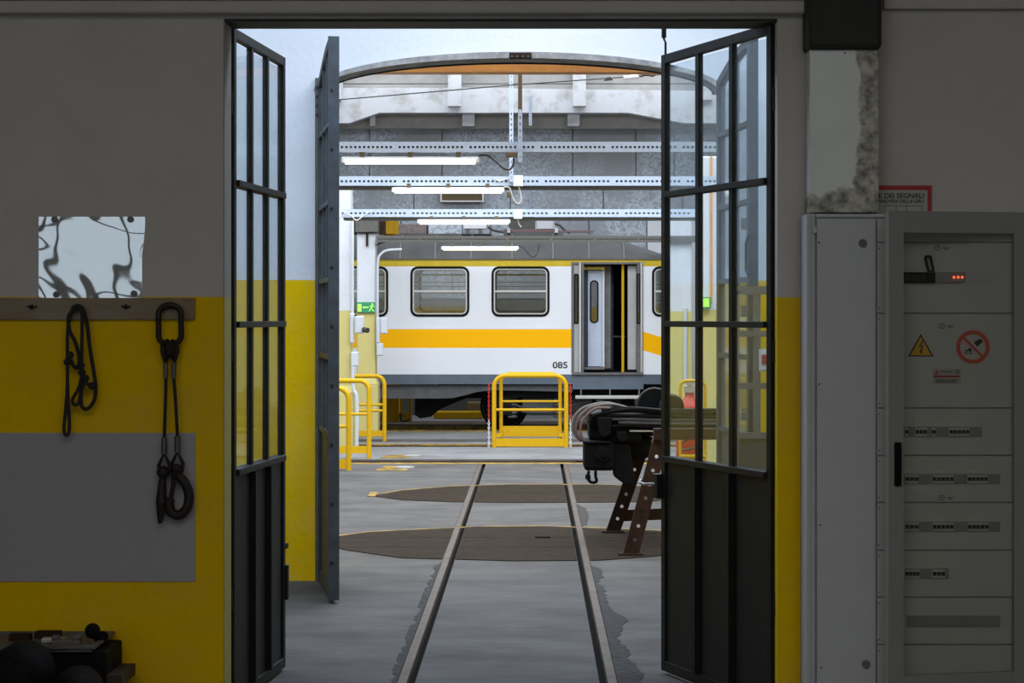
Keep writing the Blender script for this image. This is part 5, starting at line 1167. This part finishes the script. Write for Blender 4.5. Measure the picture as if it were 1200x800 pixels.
# hoses curling off the left end
HZ = [([(727, 476), (712, 472), (695, 474), (682, 479), (673, 489), (671, 501), (675, 511), (682, 516)], 'hose_g', .011), ([(717, 474), (702, 475), (688, 481), (678, 491), (675, 503), (679, 513), (684, 516)], 'hose', .010),
      ([(715, 478), (700, 478), (690, 484), (683, 493), (680, 503), (682, 512), (686, 517)], 'hose', .010), ([(725, 479), (705, 476), (692, 477), (679, 486), (672.5, 497), (674, 508), (681, 517)], 'hose_g', .008),
      ([(770, 484), (745, 480), (722, 474), (705, 474), (690, 478), (680, 487)], 'hose_g', .010), ([(775, 481), (750, 479), (730, 480), (712, 483), (696, 487), (690, 496)], 'grease', .013)]
for i, (L_, m, r) in enumerate(HZ):
    MB().tube(spline([W(a, c_, Yg-.02-.025*(i % 3)) for a, c_ in L_], 6), r, 8).build('hose', M[m], bt_, 'curled hose' if m != 'grease' else None, smooth=True)
# trestles with perforated legs
def trestle(pts, label, Yt, m_='rust'):
    t = thing('trestle', label, 'trestle', (W(pts[0][1][0], pts[0][1][1], Yt).x, Yt, 0))
    for (a, c_, yo) in pts:
        ft = W(c_[0], c_[1], Yt); tp = W(a[0], a[1], Yt); tp.y += yo
        d = (tp-ft); L_ = d.length; d.normalize(); xx = Vector((1, 0, 0)); xx = (xx-d*xx.dot(d)).normalized(); nn = d.cross(xx)
        def T2(p, ft=ft, d=d, xx=xx, nn=nn): return ft+xx*p.x+nn*p.y+d*p.z
        def circ2(z, r=.014): return [(r*math.cos(2*PI*i/10), z+r*math.sin(2*PI*i/10)) for i in range(10)]
        hl = []; z = .12
        while z < L_-.06: hl.append(circ2(z)); z += .105
        leg = MB(T2).plate(rect(-.055, .055, 0, L_), hl, -.006, .006).build('leg', M[m_], t)
        MB(T2).box(-.055, -.047, -.0, .05, 0, L_).box(.047, .055, -.0, .05, 0, L_).build('leg_flange', M[m_], leg)
        MB().box(ft.x-.09, ft.x+.09, ft.y-.05, ft.y+.07, 0.006, .02).build('foot_plate', M['rust'], leg)
    return t
t = trestle([((776, 512), (739, 651), .06)], 'rusty brown perforated trestle leg nearest the camera', 15.25)
t['label'] = 'rusty brown perforated trestle, the nearer one under the bogie'
p = W(776, 512, 15.25)
MB().box(p.x-.06, p.x+.9, 15.25, 15.37, p.z-.02, p.z+.06).build('top_beam', M['rust'], t)
ft = Vector((p.x+1.05, 15.25, 0.006))
MB().bar((p.x+.82, 15.31, p.z), ft, .10, .02).build('leg', M['rust'], t)
t = trestle([((758, 510), (718, 624), .05)], 'darker perforated trestle behind the rusty brown one', 16.85, 'rust_dark')
p = W(758, 510, 16.85)
MB().box(p.x-.06, p.x+.9, 16.85, 16.97, p.z-.0, p.z+.05).build('top_beam', M['grease'], t)
MB().bar((p.x+.8, 16.9, p.z), (p.x+1.0, 16.9, .006), .10, .02).build('leg', M['grease'], t)
MB().bar(W(728, 604, 16.9), W(778, 602, 16.9), .03, .09).build('brace', M['rust'], t)
# wheeled extinguisher behind the door glass
Yx = 20.0
t = thing('wheeled_extinguisher', 'red wheeled fire extinguisher in a yellow tube frame, behind the right door glass', 'fire extinguisher', (X_(808, Yx), Yx, 0))
xc = X_(808, Yx)
MB().lathe((xc, Yx, .12), [(.04, 0), (.11, .02), (.13, .06), (.13, .72), (.11, .80), (.05, .85), (.04, .9)], 24).build('cylinder', M['red'], t, smooth=True)
MB().box(xc-.05, xc+.05, Yx-.05, Yx+.05, 1.02, 1.09).cyl((xc, Yx-.06, 1.12), (xc, Yx-.02, 1.12), .035, 14).build('valve', M['alu'], t, bevel=.004)
hw = .115*1.0
P = [(xc-.10, Yx-.15, .1), (xc-.10, Yx-.15, 1.05)]+[(xc-.04+(-.06)*math.cos(a), Yx-.15, 1.08+.06*math.sin(a)) for a in [PI/2*i/5 for i in range(6)]]+[(xc+.08+.06*math.sin(a), Yx-.15, 1.08+.06*math.cos(a)) for a in [PI/2*i/5 for i in range(6)]]+[(xc+.14, Yx-.15, .1)]
MB().tube(P, .014, 8).cyl((xc-.10, Yx-.15, .42), (xc+.14, Yx-.15, .42), .02).build('handle_frame', M['safety'], t, smooth=True)
MB().tube(spline([(xc-.08, Yx-.16, .55), (xc, Yx-.18, .60), (xc+.1, Yx-.17, .57), (xc+.02, Yx-.18, .50), (xc-.08, Yx-.17, .48)], 5), .012, 8).build('hose', M['cable_d'], t)
for s_ in (-1, 1): MB().lathe((xc+s_*.17, Yx+.02, .12), [(.02, -.02), (.12, -.02), (.12, .02), (.02, .02)], 20, 'x').build('wheel', M['black'], t)
MB().cyl((xc-.17, Yx+.02, .12), (xc+.17, Yx+.02, .12), .012).build('axle', M['ferrule'], t)
jb = MB().box(X_(783, 29.5), X_(795, 29.5), 29.9, 30.35, .0, .45).build('scrap_bin', M['galv'], None, 'pale metal bin at the foot of the right column, behind glass', 'bin', bevel=.02)
